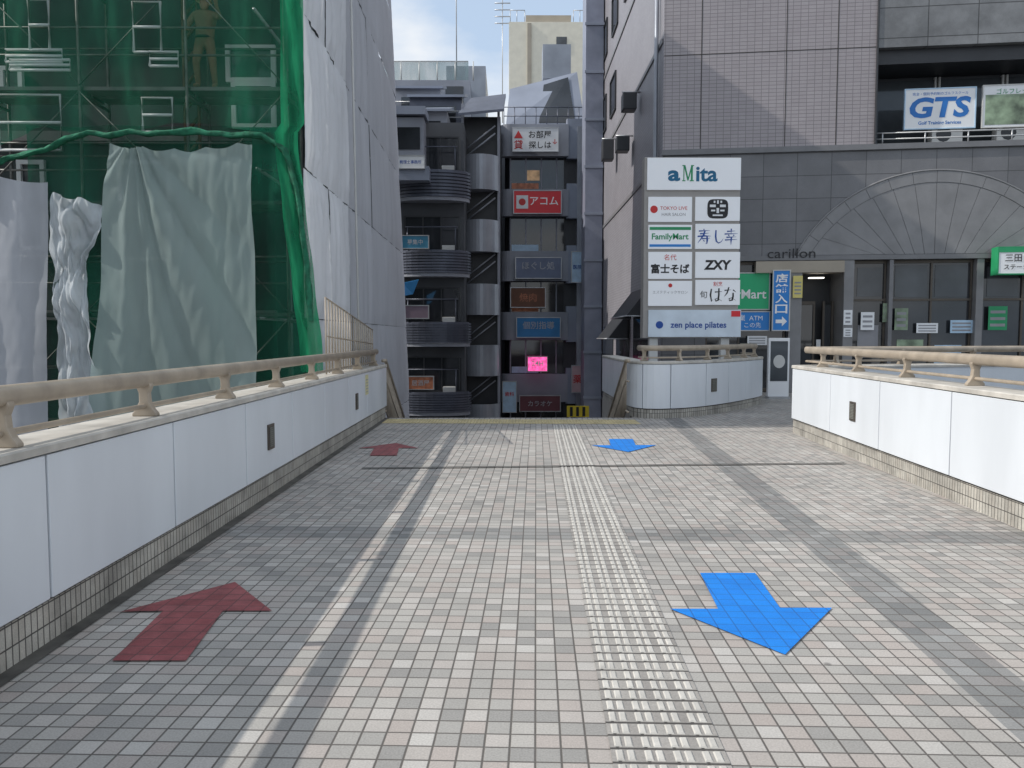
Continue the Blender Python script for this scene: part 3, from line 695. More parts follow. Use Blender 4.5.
tubes("balcony_rail",[[(UB+.05,.05,bz),(17,.05,bz)],[(UB+.05,.05,bz-.16),(17,.05,bz-.16)]]+[[(u,.05,6.8),(u,.05,bz)] for u in [5.9+1.1*i for i in range(11)]],.02,'steel',ob,**k)
# arch: one flat fan of radial stones
zb=3.84
uc,zpk=FU(937,171); ul=FU(797,245)[0]; hw=uc-ul; rise=zpk-zb
R1=(hw*hw+rise*rise)/(2*rise); zc=zpk-R1; R0=R1-.30
def arcp(R,a): return (uc+R*math.cos(a),zc+R*math.sin(a))
a0=math.asin((zb-zc)/R1)
V,Fc=[],[]
NS=14
for i in range(NS):
    a=a0+(math.pi-2*a0)*i/NS; b=a0+(math.pi-2*a0)*(i+1)/NS
    n=len(V); gap=.005
    pts=[(uu,max(z,zb)) for uu,z in (arcp(R0+.005,a+gap/R1),arcp(R1,a+gap/R1),arcp(R1,(a+b)/2),arcp(R1,b-gap/R1),arcp(R0+.005,b-gap/R1),arcp(R0+.005,(a+b)/2))]
    for y in (-.028,-.002):
        for (u,z) in pts: V.append((u,y,z))
    Fc.append(tuple(range(n,n+6))); Fc.append(tuple(range(n+6,n+12))[::-1])
    for j in range(6): Fc.append((n+j,n+(j+1)%6,n+6+(j+1)%6,n+6+j))
mesh("arch_voussoirs",V,Fc,'stonel',ob,**k)
V,Fc=[],[]
ai=math.asin((zb-zc)/R0)
u_l=arcp(R0,math.pi-ai)[0]; u_r=arcp(R0,ai)[0]
for i in range(NS):
    t0,t1=i/NS,(i+1)/NS
    an0=ai+(math.pi-2*ai)*t0; an1=ai+(math.pi-2*ai)*t1
    ub0=u_r+(u_l-u_r)*(.5+(t0-.5)*.55); ub1=u_r+(u_l-u_r)*(.5+(t1-.5)*.55)
    if i==0: ub0=u_r-.02
    if i==NS-1: ub1=u_l+.02
    p=[(arcp(R0-.006,an0+.0015)),(arcp(R0-.006,(an0+an1)/2)),(arcp(R0-.006,an1-.0015)),(ub1+.006,zb),(ub0-.006,zb)]
    n=len(V)
    for y in (-.018,-.002):
        for (u,z) in p: V.append((u,y,max(z,zb)))
    Fc.append(tuple(range(n,n+5))); Fc.append(tuple(range(n+5,n+10))[::-1])
    for j in range(5): Fc.append((n+j,n+(j+1)%5,n+5+(j+1)%5,n+5+j))
mesh("arch_infill_panels",V,Fc,'stonel',ob,**k)
sw=[(arcp(R1+.025,a0+(math.pi-2*a0)*i/40)) for i in range(41)]
tube("arch_moulding",[(u,-.02,z) for u,z in sw],.025,'stonel',ob,seg=8,**k)
def pier(u0,u1,mat='stonem',y0=-.02): box("pier",u0,u1,y0,1.4,0,3.69,mat,ob,**k)
pier(0,1.25,'stone'); pier(3.52,3.86,'stonel'); pier(4.98,5.24,'stonel'); pier(6.17,6.27,'stonem'); pier(8.42,8.6,'stonel'); pier(11.8,12.2); pier(15,17)
def shop(u0,u1,z0,z1,mull,y=.25,tz=None):
    g=box("shop_window",u0,u1,y,y+.04,z0,z1,'glass',ob,**k)
    Lb=[(u0,u1,y-.05,y-.001,z1-.08,z1),(u0,u1,y-.05,y-.001,z0,z0+.1)]
    for m in mull: Lb.append((m-.025,m+.025,y-.05,y-.001,z0+.1,z1-.08))
    if tz: Lb.append((u0,u1,y-.06,y-.052,tz-.03,tz+.03))
    boxes("window_frame",Lb,'brown',g,**k)
shop(1.25,3.52,.02,3.69,[1.3,2.2,3.45])
shop(5.24,6.17,.02,3.69,[5.28,6.13],tz=2.6)
shop(6.27,8.42,.02,3.69,[6.32,7.35,8.38],tz=2.6)
shop(8.6,11.8,.02,3.69,[8.65,9.7,10.8,11.75],tz=2.6)
shop(12.2,15,.02,3.69,[12.25,13.6,14.95])
for a,b,c,d_,m_ in ((5.4,6.05,2.7,3.5,'glassg'),(6.4,7.25,2.68,3.55,'glassg'),(7.45,8.3,2.68,3.55,'glassg'),(6.5,7.2,.9,1.5,'photo'),(7.5,8.2,.8,1.35,'lblue'),(8.8,9.6,2.68,3.5,'glassg'),(5.45,6.0,1.0,1.9,'igrey')):
    box("window_display",a,b,.236,.246,c,d_,m_,ob,**k)
eachbox("spandrel",[(5.25,6.16,.10,.19,.03,.75),(6.28,8.41,.10,.19,.03,.75),(8.61,11.79,.10,.19,.03,.75)],'darkgrey',ob,**k)
en=box("entrance_lining",3.87,4.97,1.30,1.39,0,3.3,'dark',ob,label="dim entrance recess with glass doors",**k)
eachbox("door",[(3.95,4.40,.9,.93,.02,2.5),(4.72,4.90,.9,.93,.02,2.5)],'glass',en,**k)
boxes("door_frame",[(3.88,3.95,.85,.95,0,2.6),(4.40,4.45,.85,.95,0,2.6),(4.66,4.715,.85,.95,0,2.6),(4.905,4.965,.85,.95,0,2.6),(3.95,4.40,.85,.95,2.505,2.6)],'brown',en,**k)
box("entrance_header",2.6,4.97,-.06,.5,3.36,3.68,'cream',ob,**k)
box("ceiling_light",4.2,4.6,.55,.70,3.24,3.27,'lamp',ob,**k)
box("door_notice",4.5,4.62,.83,.845,1.1,1.5,'white',en,**k)
u0,z0=FU(767,258); u1,z1=FU(815,249)
letters("carillon",((u0+u1)/2,-.065,(z0+z1)/2),u1-u0,.26,'black',ob,frame=FR,stretch=True)

def fsign(name,label,px0,py0,px1,py1,mat,y=-.06,th=.04,trim='offw',cat="sign"):
    a,zb_=FU(px0,py1); b,zt=FU(px1,py0)
    c=FR@Vector((a,y,zb_))
    o=thing(name,label,cat,loc=c)
    box("sign_board",a,b,y,y+th,zb_,zt,mat,o,frame=FR)
    if trim: boxes("sign_frame",[(a-.03,b+.03,y-.012,y+th+.002,zt,zt+.03),(a-.03,b+.03,y-.012,y+th+.002,zb_-.03,zb_),(a-.03,a,y-.012,y+th+.002,zb_,zt),(b,b+.03,y-.012,y+th+.002,zb_,zt)],trim,o,frame=FR)
    return o,a,b,zb_,zt
o,a,b,c,d_=fsign("shop_sign","green shop sign with white lettering on glazing",706,273,770,309,'green',y=.1)
letters("FamilyMart",((a+b)/2,.09,(c+d_)/2-.12),(b-a)*.95,.34,'iwhite',o,frame=FR,bold=.015)
o,a,b,c,d_=fsign("shop_sign","blue shop notice sign with white lettering on glazing",706,312,770,330,'sblue',y=.1)
letters("24時間営業  ATM",((a+b)/2,.09,c+(d_-c)*.68),(b-a)*.9,.17,'iwhite',o,frame=FR)
letters("酒  たばこ  この先",((a+b)/2,.09,c+(d_-c)*.28),(b-a)*.9,.15,'iwhite',o,frame=FR)
o,a,b,c,d_=fsign("entrance_sign","tall blue entrance sign with white arrow on pier",772,271,789,330,'sblue',y=-.10)
hh=(d_-c-.5)/4
for i,chh in enumerate("店舗入口"):
    letters(chh,((a+b)/2,-.11,d_-.06-hh*(i+.5)),(b-a)*.78,hh*.86,'iwhite',o,frame=FR,bold=.02,stretch=True)
zz=c+.24; mesh("arrow_mark",[(a+.07,-.11,zz-.05),(a+.24,-.11,zz-.05),(a+.24,-.11,zz-.14),(b-.05,-.11,zz),(a+.24,-.11,zz+.14),(a+.24,-.11,zz+.05),(a+.07,-.11,zz+.05)],[tuple(range(7))],'iwhite',o,frame=FR)
o,a,b,c,d_=fsign("pier_poster","small yellow and white poster on the entrance pier",792,276,802,298,P("poster_yellow",(.7,.6,.2),bump=0),y=-.09,trim=None)
boxes("poster_lines",[(a+.04,b-.04,-.095,-.091,c+.1+.1*i,c+.14+.1*i) for i in range(4)],'igrey',o,frame=FR)
for (x0,y0,x1,y1,m_) in ((862,312,876,330,'white'),(884,303,889,322,'photo'),(896,308,910,330,'photo'),(918,323,940,333,'white'),(952,320,975,333,'lblue'),(990,306,1010,330,'igreen'),(748,336,768,345,'white'),(843,310,852,325,'white'),(843,328,852,337,'white')):
    yy=-.04 if x0==843 else .12
    o,a,b,c,d_=fsign("window_poster","small printed poster stuck on the shop glass",x0,y0,x1,y1,m_,y=yy,th=.006,trim=None,cat="poster")
    o["group"]="posters on shop windows"
    boxes("poster_print",[(a+.05,b-.05,yy-.004,yy-.001,c+(d_-c)*f,c+(d_-c)*(f+.12)) for f in (.15,.42,.7)],'igrey',o,frame=FR)
o,a,b,c,d_=fsign("clinic_sign","white sign with green top band above the shop window",989,249,1062,275,'white',y=-.5,th=.35,trim='igreen')
box("green_band",a,b,-.512,-.502,d_-.12,d_-.001,'igreen',o,frame=FR)
letters("三田",(a+.36,-.51,d_-.27),.5,.19,'black',o,frame=FR,bold=.01)
letters("ステーションクリニック",(a+.98,-.51,c+.17),1.7,.17,'black',o,frame=FR,bold=.01)
def bsign(label,px0,py0,px1,py1,mat,y=.3,trim='offw'):
    return fsign("balcony_sign",label,px0,py0,px1,py1,mat,y=y,th=.06,trim=trim)
o,a,b,c,d_=bsign("white balcony sign with blue frame and large blue letters",909,84,981,126,'white',trim='lblue')
letters("GTS",((a+b)/2,.295,c+(d_-c)*.53),(b-a)*.88,.56,'gts',o,frame=FR,shear=.15,bold=.035,stretch=True)
letters("完全・個別予約制のゴルフスクール",((a+b)/2,.295,d_-.12),(b-a)*.8,.09,'gts',o,frame=FR)
letters("Golf Training Services",((a+b)/2,.295,c+.13),(b-a)*.86,.12,'gts',o,frame=FR,bold=.02)
o,a,b,c,d_=bsign("white balcony board with green landscape picture",988,80,1060,124,'white')
box("picture_print",a+.05,b-.05,.292,.298,c+.05,c+.85,'photo',o,frame=FR)
letters("ゴルフレッスン",((a+b)/2,.292,d_-.15),(b-a)*.8,.15,'igreen',o,frame=FR)
for pu in (938,1004):
    a,zq=FU(pu,128); q=thing("air_conditioner","white outdoor air conditioner unit on balcony","air conditioner",loc=FR@Vector((a,.5,6.82)),group="balcony air conditioners")
    box("unit_case",a,a+.8,.38,.68,6.83,7.40,'offw',q,frame=FR,bevel=.02)
    V=[(a+.3+.2*math.cos(t*.52),.375,7.12+.2*math.sin(t*.52)) for t in range(12)]; mesh("fan_grille",V,[tuple(range(12))],'dark',q,frame=FR)

c0=A(768,384,19.6); c1=A(790,338,19.6)
o=thing("poster_stand","white framed poster stand with dark round print","display board",loc=(c0.x,19.6,0))
box("stand_frame",c0.x,c1.x,19.6,19.72,.05,c1.z,'white',o,bevel=.01)
box("stand_picture",c0.x+.05,c1.x-.05,19.59,19.598,.45,c1.z-.08,'glassg',o)
cx=(c0.x+c1.x)/2; mesh("round_print",[(cx+.15*math.cos(t*.4),19.585,.95+.17*math.sin(t*.4)) for t in range(16)],[tuple(range(16))],'offw',o)
box("stand_foot",c0.x,c1.x,19.5,19.82,0,.05,'steel',o)

# ---------------- sign tower ----------------
YS=18.6
def q(px,py,Y=YS): p=A(px,py,Y); return p.x,p.z
tw=thing("sign_tower","tall tenant directory sign tower behind the curved parapet","sign",loc=(q(693,300)[0],YS,0))
x0,zt=q(644,156); x1,_=q(742,156); _,zbt=q(693,338)
box("tower_body",x0+.02,x1-.02,YS+.03,YS+.40,zbt,zt-.02,P("taupe_frame",(.33,.31,.29),rough=.4,var=.05),tw,bevel=.01)
eachbox("tower_post",[(x0+.2,x0+.4,YS+.1,YS+.3,0,zbt),(x1-.4,x1-.2,YS+.1,YS+.3,0,zbt)],'offw',tw)
def cell(px0,py0,px1,py1,mat='whitelit'):
    a,c=q(px0,py1); b,d=q(px1,py0)
    o=box("sign_panel",a,b,YS-.02,YS+.029,c,d,mat,tw,bevel=.006)
    return o,a,b,c,d
def ct(o,a,b,c,d,body,mat,fx=.5,fz=.5,fw=.8,fh=.6,**kk):
    letters(body,(a+(b-a)*fx,YS-.026,c+(d-c)*fz),(b-a)*fw,(d-c)*fh,mat,o,**kk)
def brush(o,cx,cz,s,strokes,mat):
    V,Fc=[],[]
    for pts in strokes:
        m=len(pts); wd=[s*.13*(1.0-.6*abs(2*i/(m-1)-.5)) for i in range(m)]
        v,f=stroke(pts,wd,(cx,YS-.026-.0007*len(V)/20,cz),s,s); n=len(V); V+=v; Fc+=[tuple(n+i for i in ff) for ff in f]
    mesh("lettering",V,Fc,mat,o)
r=cell(647,158,741,190)
ct(*r,"a",'teal',.285,.44,.13,.34,bold=.035,stretch=True)
oo,a,b,c,d_=r; mx_=a+(b-a)*.435; mz=c+(d_-c)*.27; hM=(d_-c)*.50; wM=(b-a)*.10
V,Fc=[],[]
for pts in ([(0,0),(0,1),(.1,1),(.1,0)],[(.02,1),(.2,1),(.56,.12),(.44,.02)],[(.84,1),(.98,1),(.54,.02),(.46,.12)],[(.8,0),(.8,1),(1,1),(1,0)],[(-.12,0),(-.12,.06),(.22,.06),(.22,0)],[(.68,0),(.68,.06),(1.12,.06),(1.12,0)],[(-.12,.94),(-.12,1),(.1,1),(.1,.94)],[(.9,.94),(.9,1),(1.12,1),(1.12,.94)]):
    n=len(V); V+=[(mx_-wM*.5+p[0]*wM,YS-.0255-.0006*len(V)/4,mz+p[1]*hM) for p in pts]; Fc.append((n,n+1,n+2,n+3))
mesh("lettering",V,Fc,'igreen',oo)
ct(*r,"ita",'teal',.635,.49,.23,.46,bold=.025,stretch=True)
r=cell(648,197,692,222); ct(*r,"●",'ired',.13,.5,.2,.3); ct(*r,"TOKYO LIVE",'ired',.58,.55,.62,.2); ct(*r,"HAIR SALON",'igrey',.58,.3,.62,.12)
r=cell(695,197,740,221)
oo,a,b,c,d_=r; cx,cz=(a+b)/2,(c+d_)/2
def sq(t,e=.5): c_,s_=math.cos(t),math.sin(t); return math.copysign(abs(c_)**e,c_),math.copysign(abs(s_)**e,s_)
mesh("crest_shape",[(cx+.25*sq(t*.2618)[0],YS-.026,cz+.23*sq(t*.2618)[1]) for t in range(24)],[tuple(range(24))],'black',oo)
V,Fc=[],[]
for (x_0,x_1,z_0,z_1) in ((-.19,-.05,.04,.10),(.05,.19,.04,.10),(-.03,.03,-.10,.02),(-.16,-.06,-.06,-.02),(.06,.16,-.06,-.02),(-.12,.12,-.17,-.135),(-.10,-.06,.14,.19),(.06,.10,.14,.19),(-.02,.02,.12,.2)):
    boxg(cx+x_0,cx+x_1,YS-.031,YS-.028,cz+z_0,cz+z_1,V,Fc)
mesh("crest_marks",V,Fc,'white',oo)
r=cell(648,225,692,249); oo,a,b,c,d_=r
box("stripe",a+.03,b-.03,YS-.026,YS-.022,d_-.12,d_-.05,'igreen',oo); box("stripe",a+.03,b-.03,YS-.026,YS-.022,c+.05,c+.11,'sblue',oo)
ct(*r,"FamilyMart",'igreen',.5,.48,.84,.34,bold=.02)
r=cell(695,224,740,249); oo,a,b,c,d_=r
s_=(d_-c)*.74
SHI=[[(-.2,.45),(-.22,0),(-.16,-.35),(.0,-.48),(.2,-.38),(.34,-.15)]]
brush(oo,a+(b-a)*.52,(c+d_)/2,s_*.75,SHI,'navy')
KOTO=[[(-.05,.5),(.0,.40)],[(-.38,.36),(.38,.40)],[(-.30,.18),(.32,.22)],[(-.46,.0),(0,.03),(.46,.02)],[(.05,.4),(-.05,.1),(-.25,-.2),(-.45,-.45)],[(-.15,-.16),(.40,-.12)],[(.18,.0),(.2,-.25),(.17,-.5),(.06,-.46)],[(-.06,-.26),(.02,-.36)]]
brush(oo,a+(b-a)*.20,(c+d_)/2,s_*.8,KOTO,'navy')
SACHI=[[(-.28,.34),(.28,.37)],[(0,.52),(.0,.2)],[(-.45,.16),(.45,.19)],[(-.2,.10),(-.10,.0)],[(.2,.10),(.1,.0)],[(-.32,-.06),(.34,-.03)],[(-.42,-.24),(.42,-.2)],[(.02,-.02),(.0,-.3),(-.01,-.58)]]
brush(oo,a+(b-a)*.80,(c+d_)/2,s_*.8,SACHI,'navy')
r=cell(648,252,692,279); ct(*r,"名代",'ired',.5,.80,.34,.22); ct(*r,"富士そば",'black',.5,.38,.88,.52,bold=.03)
r=cell(695,252,740,278); ct(*r,"ZXY",'black',.5,.5,.62,.42,bold=.04,shear=.1)
r=cell(648,281,692,306); ct(*r,"エステティックサロン",'igrey',.5,.55,.8,.2); ct(*r,"●",'ired',.5,.82,.12,.16)
r=cell(695,280,740,305); ct(*r,"割烹",'ired',.5,.84,.26,.18)
ct(*r,"旬",'black',.18,.42,.16,.4)
oo,a,b,c,d_=r; s_=(d_-c)*.58
HA=[[(-.32,.42),(-.38,.0),(-.30,-.45),(-.2,-.3)],[(-.08,.2),(.42,.24)],[(.2,.46),(.2,0),(.16,-.35),(.0,-.42),(-.06,-.3),(.1,-.22),(.42,-.42)]]
NA=[[(-.4,.28),(.05,.33)],[(-.1,.5),(-.22,.1),(-.42,-.15)],[(.2,.32),(.40,.15)],[(.2,.12),(.2,-.15),(.14,-.38),(-.05,-.42),(-.08,-.28),(.12,-.22),(.40,-.42)]]
brush(oo,a+(b-a)*.46,c+(d_-c)*.40,s_,HA,'black'); brush(oo,a+(b-a)*.78,c+(d_-c)*.42,s_,NA,'black')
r=cell(648,310,741,337,P("pale_blue_panel",(.60,.68,.76),bump=0,emis=.05)); oo,a,b,c,d_=r
ct(*r,"zen place pilates",'navy',.54,.42,.62,.3,bold=.02); ct(*r,"●",'navy',.12,.45,.08,.28)
box("corner_tag",b-.24,b-.02,YS-.026,YS-.022,d_-.16,d_-.02,'sred',oo)

# ---------------- alley buildings ----------------
ba=thing("alley_building","dark narrow building with louvred curved balconies","building",loc=(-4,36,-5.5))
box("building_wall",-7,-1.95,34.6,46,-5.5,11.0,'darkgrey',ba)
def arcband(name,xc,yc,rx,ry,z0,z1,mat,parent,n=16,slats=0,a0=math.pi,a1=2*math.pi,th=.06):
    V,Fc=[],[]
    def ring(za,zb_,off):
        base=len(V)
        for i in range(n+1):
            a=a0+(a1-a0)*i/n
            for (r,z) in ((0,za),(0,zb_),(-th,zb_),(-th,za)):
                V.append((xc+(rx+r+off)*math.cos(a),yc+(ry+r+off)*math.sin(a),z))
        for i in range(n):
            for kk in range(4):
                p=base+i*4+kk; q_=base+i*4+(kk+1)%4; Fc.append((p,q_,q_+4,p+4))
    if slats:
        h=(z1-z0)/slats
        for s in range(slats): ring(z0+h*s,z0+h*s+h*.62,0)
        ring(z0,z1,-.1)
    else: ring(z0,z1,0)
    return mesh(name,V,Fc,mat,parent)
def slab(name,xc,yc,rx,ry,z0,z1,mat,parent,n=16):
    P_=[(xc+rx*math.cos(math.pi+math.pi*i/n),yc+ry*math.sin(math.pi+math.pi*i/n)) for i in range(n+1)]
    return prism(name,P_,z0,z1,mat,parent)
for (ya,yb) in ((170,197),(250,273),(322,343),(392,412)):
    z1_=A(430,ya,34).z; z0_=A(430,yb,34).z
    arcband("balcony_louvre",-3.3,34.6,1.65,.9,z0_,z1_,'louv',ba,slats=8)
    slab("balcony_slab",-3.3,34.6,1.6,.85,z0_-.16,z0_-.01,'cfac',ba)
    wv=box("window",-4.6,-2.1,34.55,34.59,z1_+.05,z1_+1.5,'glass',ba)
    boxes("window_frame",[(x,x+.05,34.5,34.548,z1_+.05,z1_+1.5) for x in (-4.6,-3.8,-3.0,-2.2)]+[(-4.6,-2.15,34.5,34.548,z1_+1.5,z1_+1.56)],'dark',wv)
    box("balcony_ac_unit",-2.9,-2.3,34.1,34.4,z0_+.02,z1_+.22,'offw',ba,bevel=.02)
    tubes("drying_rail",[[(-4.5,34.0,z1_+1.0),(-2.2,34.0,z1_+1.0)],[(-4.4,34.0,z1_),(-4.4,34.0,z1_+1.0)],[(-2.3,34.0,z1_),(-2.3,34.0,z1_+1.0)]],.025,'louv',ba)
bf=thing("alley_building","blue-grey stepped apartment block with slanted terraces","building",loc=(-5,40,-5.5))
q2=A(424,160,33.5)
box("upper_storeys",-7,q2.x,33.4,34.5,A(400,166,33.5).z,A(400,118,33.5).z,'cfac',bf)
box("storey_band",-7,q2.x+.25,33.1,34.45,A(400,182,33.5).z,A(400,168,33.5).z,'bluel',bf)
box("storey_band",-7,q2.x+.1,33.2,34.5,A(400,116,33.5).z,A(400,108,33.5).z,'bluel',bf)
box("window",-6,q2.x-.15,33.36,33.395,A(400,150,33.5).z,A(400,128,33.5).z,'glass',bf)
# receding terraces, each one higher and further back
for (xa_,xb_,ya_,yb_,Yq,mt) in ((396,447,99,170,36,'cfac'),(410,462,86,150,39,'louv'),(396,440,78,130,41.5,'cfac')):
    pa=A(xa_,yb_,Yq); pb_=A(xb_,ya_,Yq)
    box("terrace_storey",pa.x,pb_.x,Yq,Yq+2.4,pa.z,pb_.z-.5,mt,bf)
    box("terrace_window",pa.x+.3,pb_.x-.3,Yq-.05,Yq-.01,pb_.z-2.1,pb_.z-1.0,'glass',bf)
    mesh("slanted_roof",[(pa.x-.1,Yq-.3,pb_.z-.5),(pb_.x+.15,Yq-.3,pb_.z-.5),(pb_.x+.15,Yq+2.5,pb_.z+.35),(pa.x-.1,Yq+2.5,pb_.z+.2),(pa.x-.1,Yq-.3,pb_.z-.62),(pb_.x+.15,Yq-.3,pb_.z-.62),(pb_.x+.15,Yq+2.5,pb_.z+.2),(pa.x-.1,Yq+2.5,pb_.z+.05)],[(0,1,2,3),(7,6,5,4),(0,4,5,1),(1,5,6,2),(2,6,7,3),(3,7,4,0)],'bluel',bf)
    tubes("terrace_rail",[[(pa.x,Yq-.25,pb_.z-1.3),(pb_.x,Yq-.25,pb_.z-1.3)],[(pa.x,Yq-.25,pb_.z-1.6),(pb_.x,Yq-.25,pb_.z-1.6)],[(pa.x,Yq-.25,pb_.z-2.3),(pa.x,Yq-.25,pb_.z-1.3)],[(pb_.x,Yq-.25,pb_.z-2.3),(pb_.x,Yq-.25,pb_.z-1.3)]],.03,'steel',bf)
def simple_sign(name,label,px0,py0,px1,py1,Y,mat,texts=(),frame_=True):
    a=A(px0,py1,Y); b=A(px1,py0,Y); o=thing(name,label,"sign",loc=(a.x,Y,a.z))
    box("sign_board",a.x,b.x,Y,Y+.12,a.z,b.z,mat,o)
    if frame_: boxes("sign_frame",[(a.x-.04,b.x+.04,Y-.02,Y+.13,b.z,b.z+.04),(a.x-.04,b.x+.04,Y-.02,Y+.13,a.z-.04,a.z),(a.x-.04,a.x,Y-.02,Y+.13,a.z,b.z),(b.x,b.x+.04,Y-.02,Y+.13,a.z,b.z)],'steel',o)
    for (t,m_,fx,fz,fw,fh) in texts:
        letters(t,(a.x+(b.x-a.x)*fx,Y-.012,a.z+(b.z-a.z)*fz),(b.x-a.x)*fw,(b.z-a.z)*fh,m_,o,bold=.01)
    return o,a,b
simple_sign("wall_sign","small white sign board on a balcony",397,156,424,168,33.0,'white',(("税理士事務所",'navy',.5,.5,.8,.5),))
simple_sign("balcony_banner","pale blue banner on balcony",402,236,428,248,33.3,P("dull_cyan_board",(.05,.22,.34)),(("募集中",'idull',.5,.5,.6,.6),))
simple_sign("balcony_banner","orange lit board on lower balcony",408,377,433,389,33.2,'orange',(("居酒屋",'idull',.5,.5,.7,.5),))
simple_sign("balcony_banner","dull purple board on middle balcony",404,306,428,318,33.3,P("mauve_board",(.22,.16,.2)),())
t1=A(402,283,30); t2=A(416,278,30); t3=A(410,293,30)
o=mesh("blue_awning",[t1,t2+Vector((0,.8,0)),t3+Vector((0,.8,0)),t1+Vector((0,0,-.5))],[(0,1,2,3)],'cyan',label="small bright blue awning sheet at a balcony",solid=.02); o["category"]="awning"
bb=thing("stair_tower","narrow tower with rounded silver landings","building",loc=(-1.3,37,-5.5))
box("tower_shaft",-2.2,-.35,37.3,43,-5.5,12.0,'dark',bb)
for (ya,yb) in ((155,190),(220,252),(284,315),(345,376),(404,430)):
    z1_=A(480,ya,36.5).z; z0_=A(480,yb,36.5).z
    arcband("round_landing",-1.32,37.2,.95,1.0,z0_,z1_,'silver',bb,n=20,a0=math.pi*.98,a1=math.pi*2.02)
    slab("landing_slab",-1.32,37.2,.9,.95,z0_+.02,z0_+.14,'cfac',bb)
    tubes("landing_stair",[[(-2.0,36.9,z1_),(-.6,36.9,z1_+1.1)],[(-2.0,36.9,z1_+.35),(-.6,36.9,z1_+1.45)]],.04,'silver',bb)
eachbox("shaft_column",[(-2.2,-2.08,36.9,37.28,-5.5,12.5),(-.5,-.38,36.9,37.28,-5.5,12.5)],'cfac',bb)
z1_=A(480,88,36.5).z; z0_=A(480,115,36.5).z
mesh("sloping_canopy",[(-2.3,36.2,z0_),(-.2,36.2,z0_+.2),(-.1,38,z1_+.2),(-1.8,38,z1_),(-2.3,36.2,z0_-.12),(-.2,36.2,z0_+.08),(-.1,38,z1_+.05),(-1.8,38,z1_-.15)],[(0,1,2,3),(7,6,5,4),(0,4,5,1),(1,5,6,2),(2,6,7,3),(3,7,4,0)],'louv',bb)
bc=thing("alley_building","blue-grey rounded building with stacked shop signs","building",loc=(1.8,41,-5.5))
YC=40
xL=A(500,200,YC).x; xR=A(586,200,YC).x
def rprism(name,x0,x1,y0,y1,r,z0,z1,mat,par):
    P_=[(x0+r-r*math.sin(t*math.pi/12),y0+r-r*math.cos(t*math.pi/12)) for t in range(7)][::-1]
    P_=[(x0,y1)]+P_+[(x1,y0),(x1,y1)]
    return prism(name,P_,z0,z1,mat,par)
rprism("building_core",xL+.25,xR,YC+.55,YC+9,.6,-5.5,A(540,126,YC).z,'dark',bc)
rows=[(124,156),(189,216),(251,281),(312,340),(374,402)]
for i,(ya,yb) in enumerate(rows):
    z1_=A(540,ya,YC).z; z0_=A(540,yb,YC).z
    rprism("parapet_band",xL,xR-.9,YC,YC+.5,.49,z0_,z1_,'cfac',bc)
    rprism("floor_band",xR-1.0,xR,YC+.1,YC+.52,.05,z0_-.1,z1_+.3,'bluel',bc)
    zt_=z0_-.02; zb2=A(540,rows[i+1][0],YC).z+.02 if i<4 else z0_-2
    wv=box("window_band",xL+.5,xR-1.1,YC+.48,YC+.53,zb2,zt_,'glass',bc)
    boxes("window_mullions",[(x,x+.07,YC+.42,YC+.475,zb2,zt_) for x in (xL+.5,xL+1.3,xL+2.1,xL+2.9)],'cfac',wv)
    box("window_sign_strip",xL+.6,xL+2.0,YC+.40,YC+.418,zb2+.02,zb2+.35,'lblue' if i%2 else 'orange',bc)
    if i in (0,): box("lit_window",xL+1.4,xL+2.05,YC+.46,YC+.478,zb2+.5,zt_-.6,'warm',bc)
box("corner_pier",xR-.45,xR-.1,YC+.0,YC+.6,-5.5,A(560,126,YC).z,'silver',bc)
zr=A(540,124,YC).z; zt2=A(560,72,YC+2.2).z
mesh("sloped_penthouse",[(xL+.3,YC+.6,zr),(xR,YC+.6,zr),(xR,YC+5,zr),(xL+.3,YC+5,zr),(xL+.5,YC+2.2,zt2-.9),(xR-.3,YC+2.2,zt2),(xR-.3,YC+5,zt2),(xL+.5,YC+5,zt2-.9)],[(0,1,5,4),(1,2,6,5),(2,3,7,6),(3,0,4,7),(4,5,6,7),(3,2,1,0)],'bluel',bc)
box("roof_plant",xL+2.3,xR-.6,YC+2.6,YC+4,zt2-.2,zt2+1.6,'silver',bc)
mesh("skylight",[(xR-2.4,YC+.70,zr+.25),(xR-.5,YC+.70,zr+.25),(xR-.8,YC+1.95,zt2-.35),(xR-2.1,YC+1.95,zt2-.75)],[(0,1,2,3)],'glass',bc)
tubes("roof_rail",[[(xL+.2,YC+.2,zr+.9),(xR-.2,YC+.2,zr+.9)],[(xL+.2,YC+.2,zr+.45),(xR-.2,YC+.2,zr+.45)]]+[[(xL+.2+.55*i,YC+.2,zr-.1),(xL+.2+.55*i,YC+.2,zr+.9)] for i in range(8)],.025,'louv',bc)
simple_sign("shop_sign","white estate agent sign with red emblem and black lettering",513,128,558,151,39.7,'white',(("お部屋",'black',.60,.72,.5,.36),("探しは",'black',.60,.27,.5,.36),("▲",'ired',.12,.72,.2,.4),("貸",'ired',.12,.28,.2,.4),("↓",'ired',.93,.4,.1,.4)))
so_,a,b=simple_sign("shop_sign","red sign with white logo square and lettering on curved building",514,191,561,213,39.7,'sred',(("アコム",'iwhite',.64,.55,.60,.50),))
box("logo_square",a.x+.12,a.x+.72,39.685,39.698,a.z+.22,b.z-.22,'white',so_); letters("●",(a.x+.42,39.68,(a.z+b.z)/2),.35,.35,'ired',so_)
simple_sign("shop_sign","grey sign with white characters on curved building",516,258,561,278,39.7,P("slate_sign",(.13,.16,.24),bump=0,emis=.05),(("ほぐし処",'idull',.5,.62,.8,.4),))
simple_sign("shop_sign","brown and orange restaurant board in window band",511,288,545,307,39.9,P("dark_brown_board",(.16,.07,.04),bump=0),(("焼肉",'orange',.5,.5,.6,.45),))
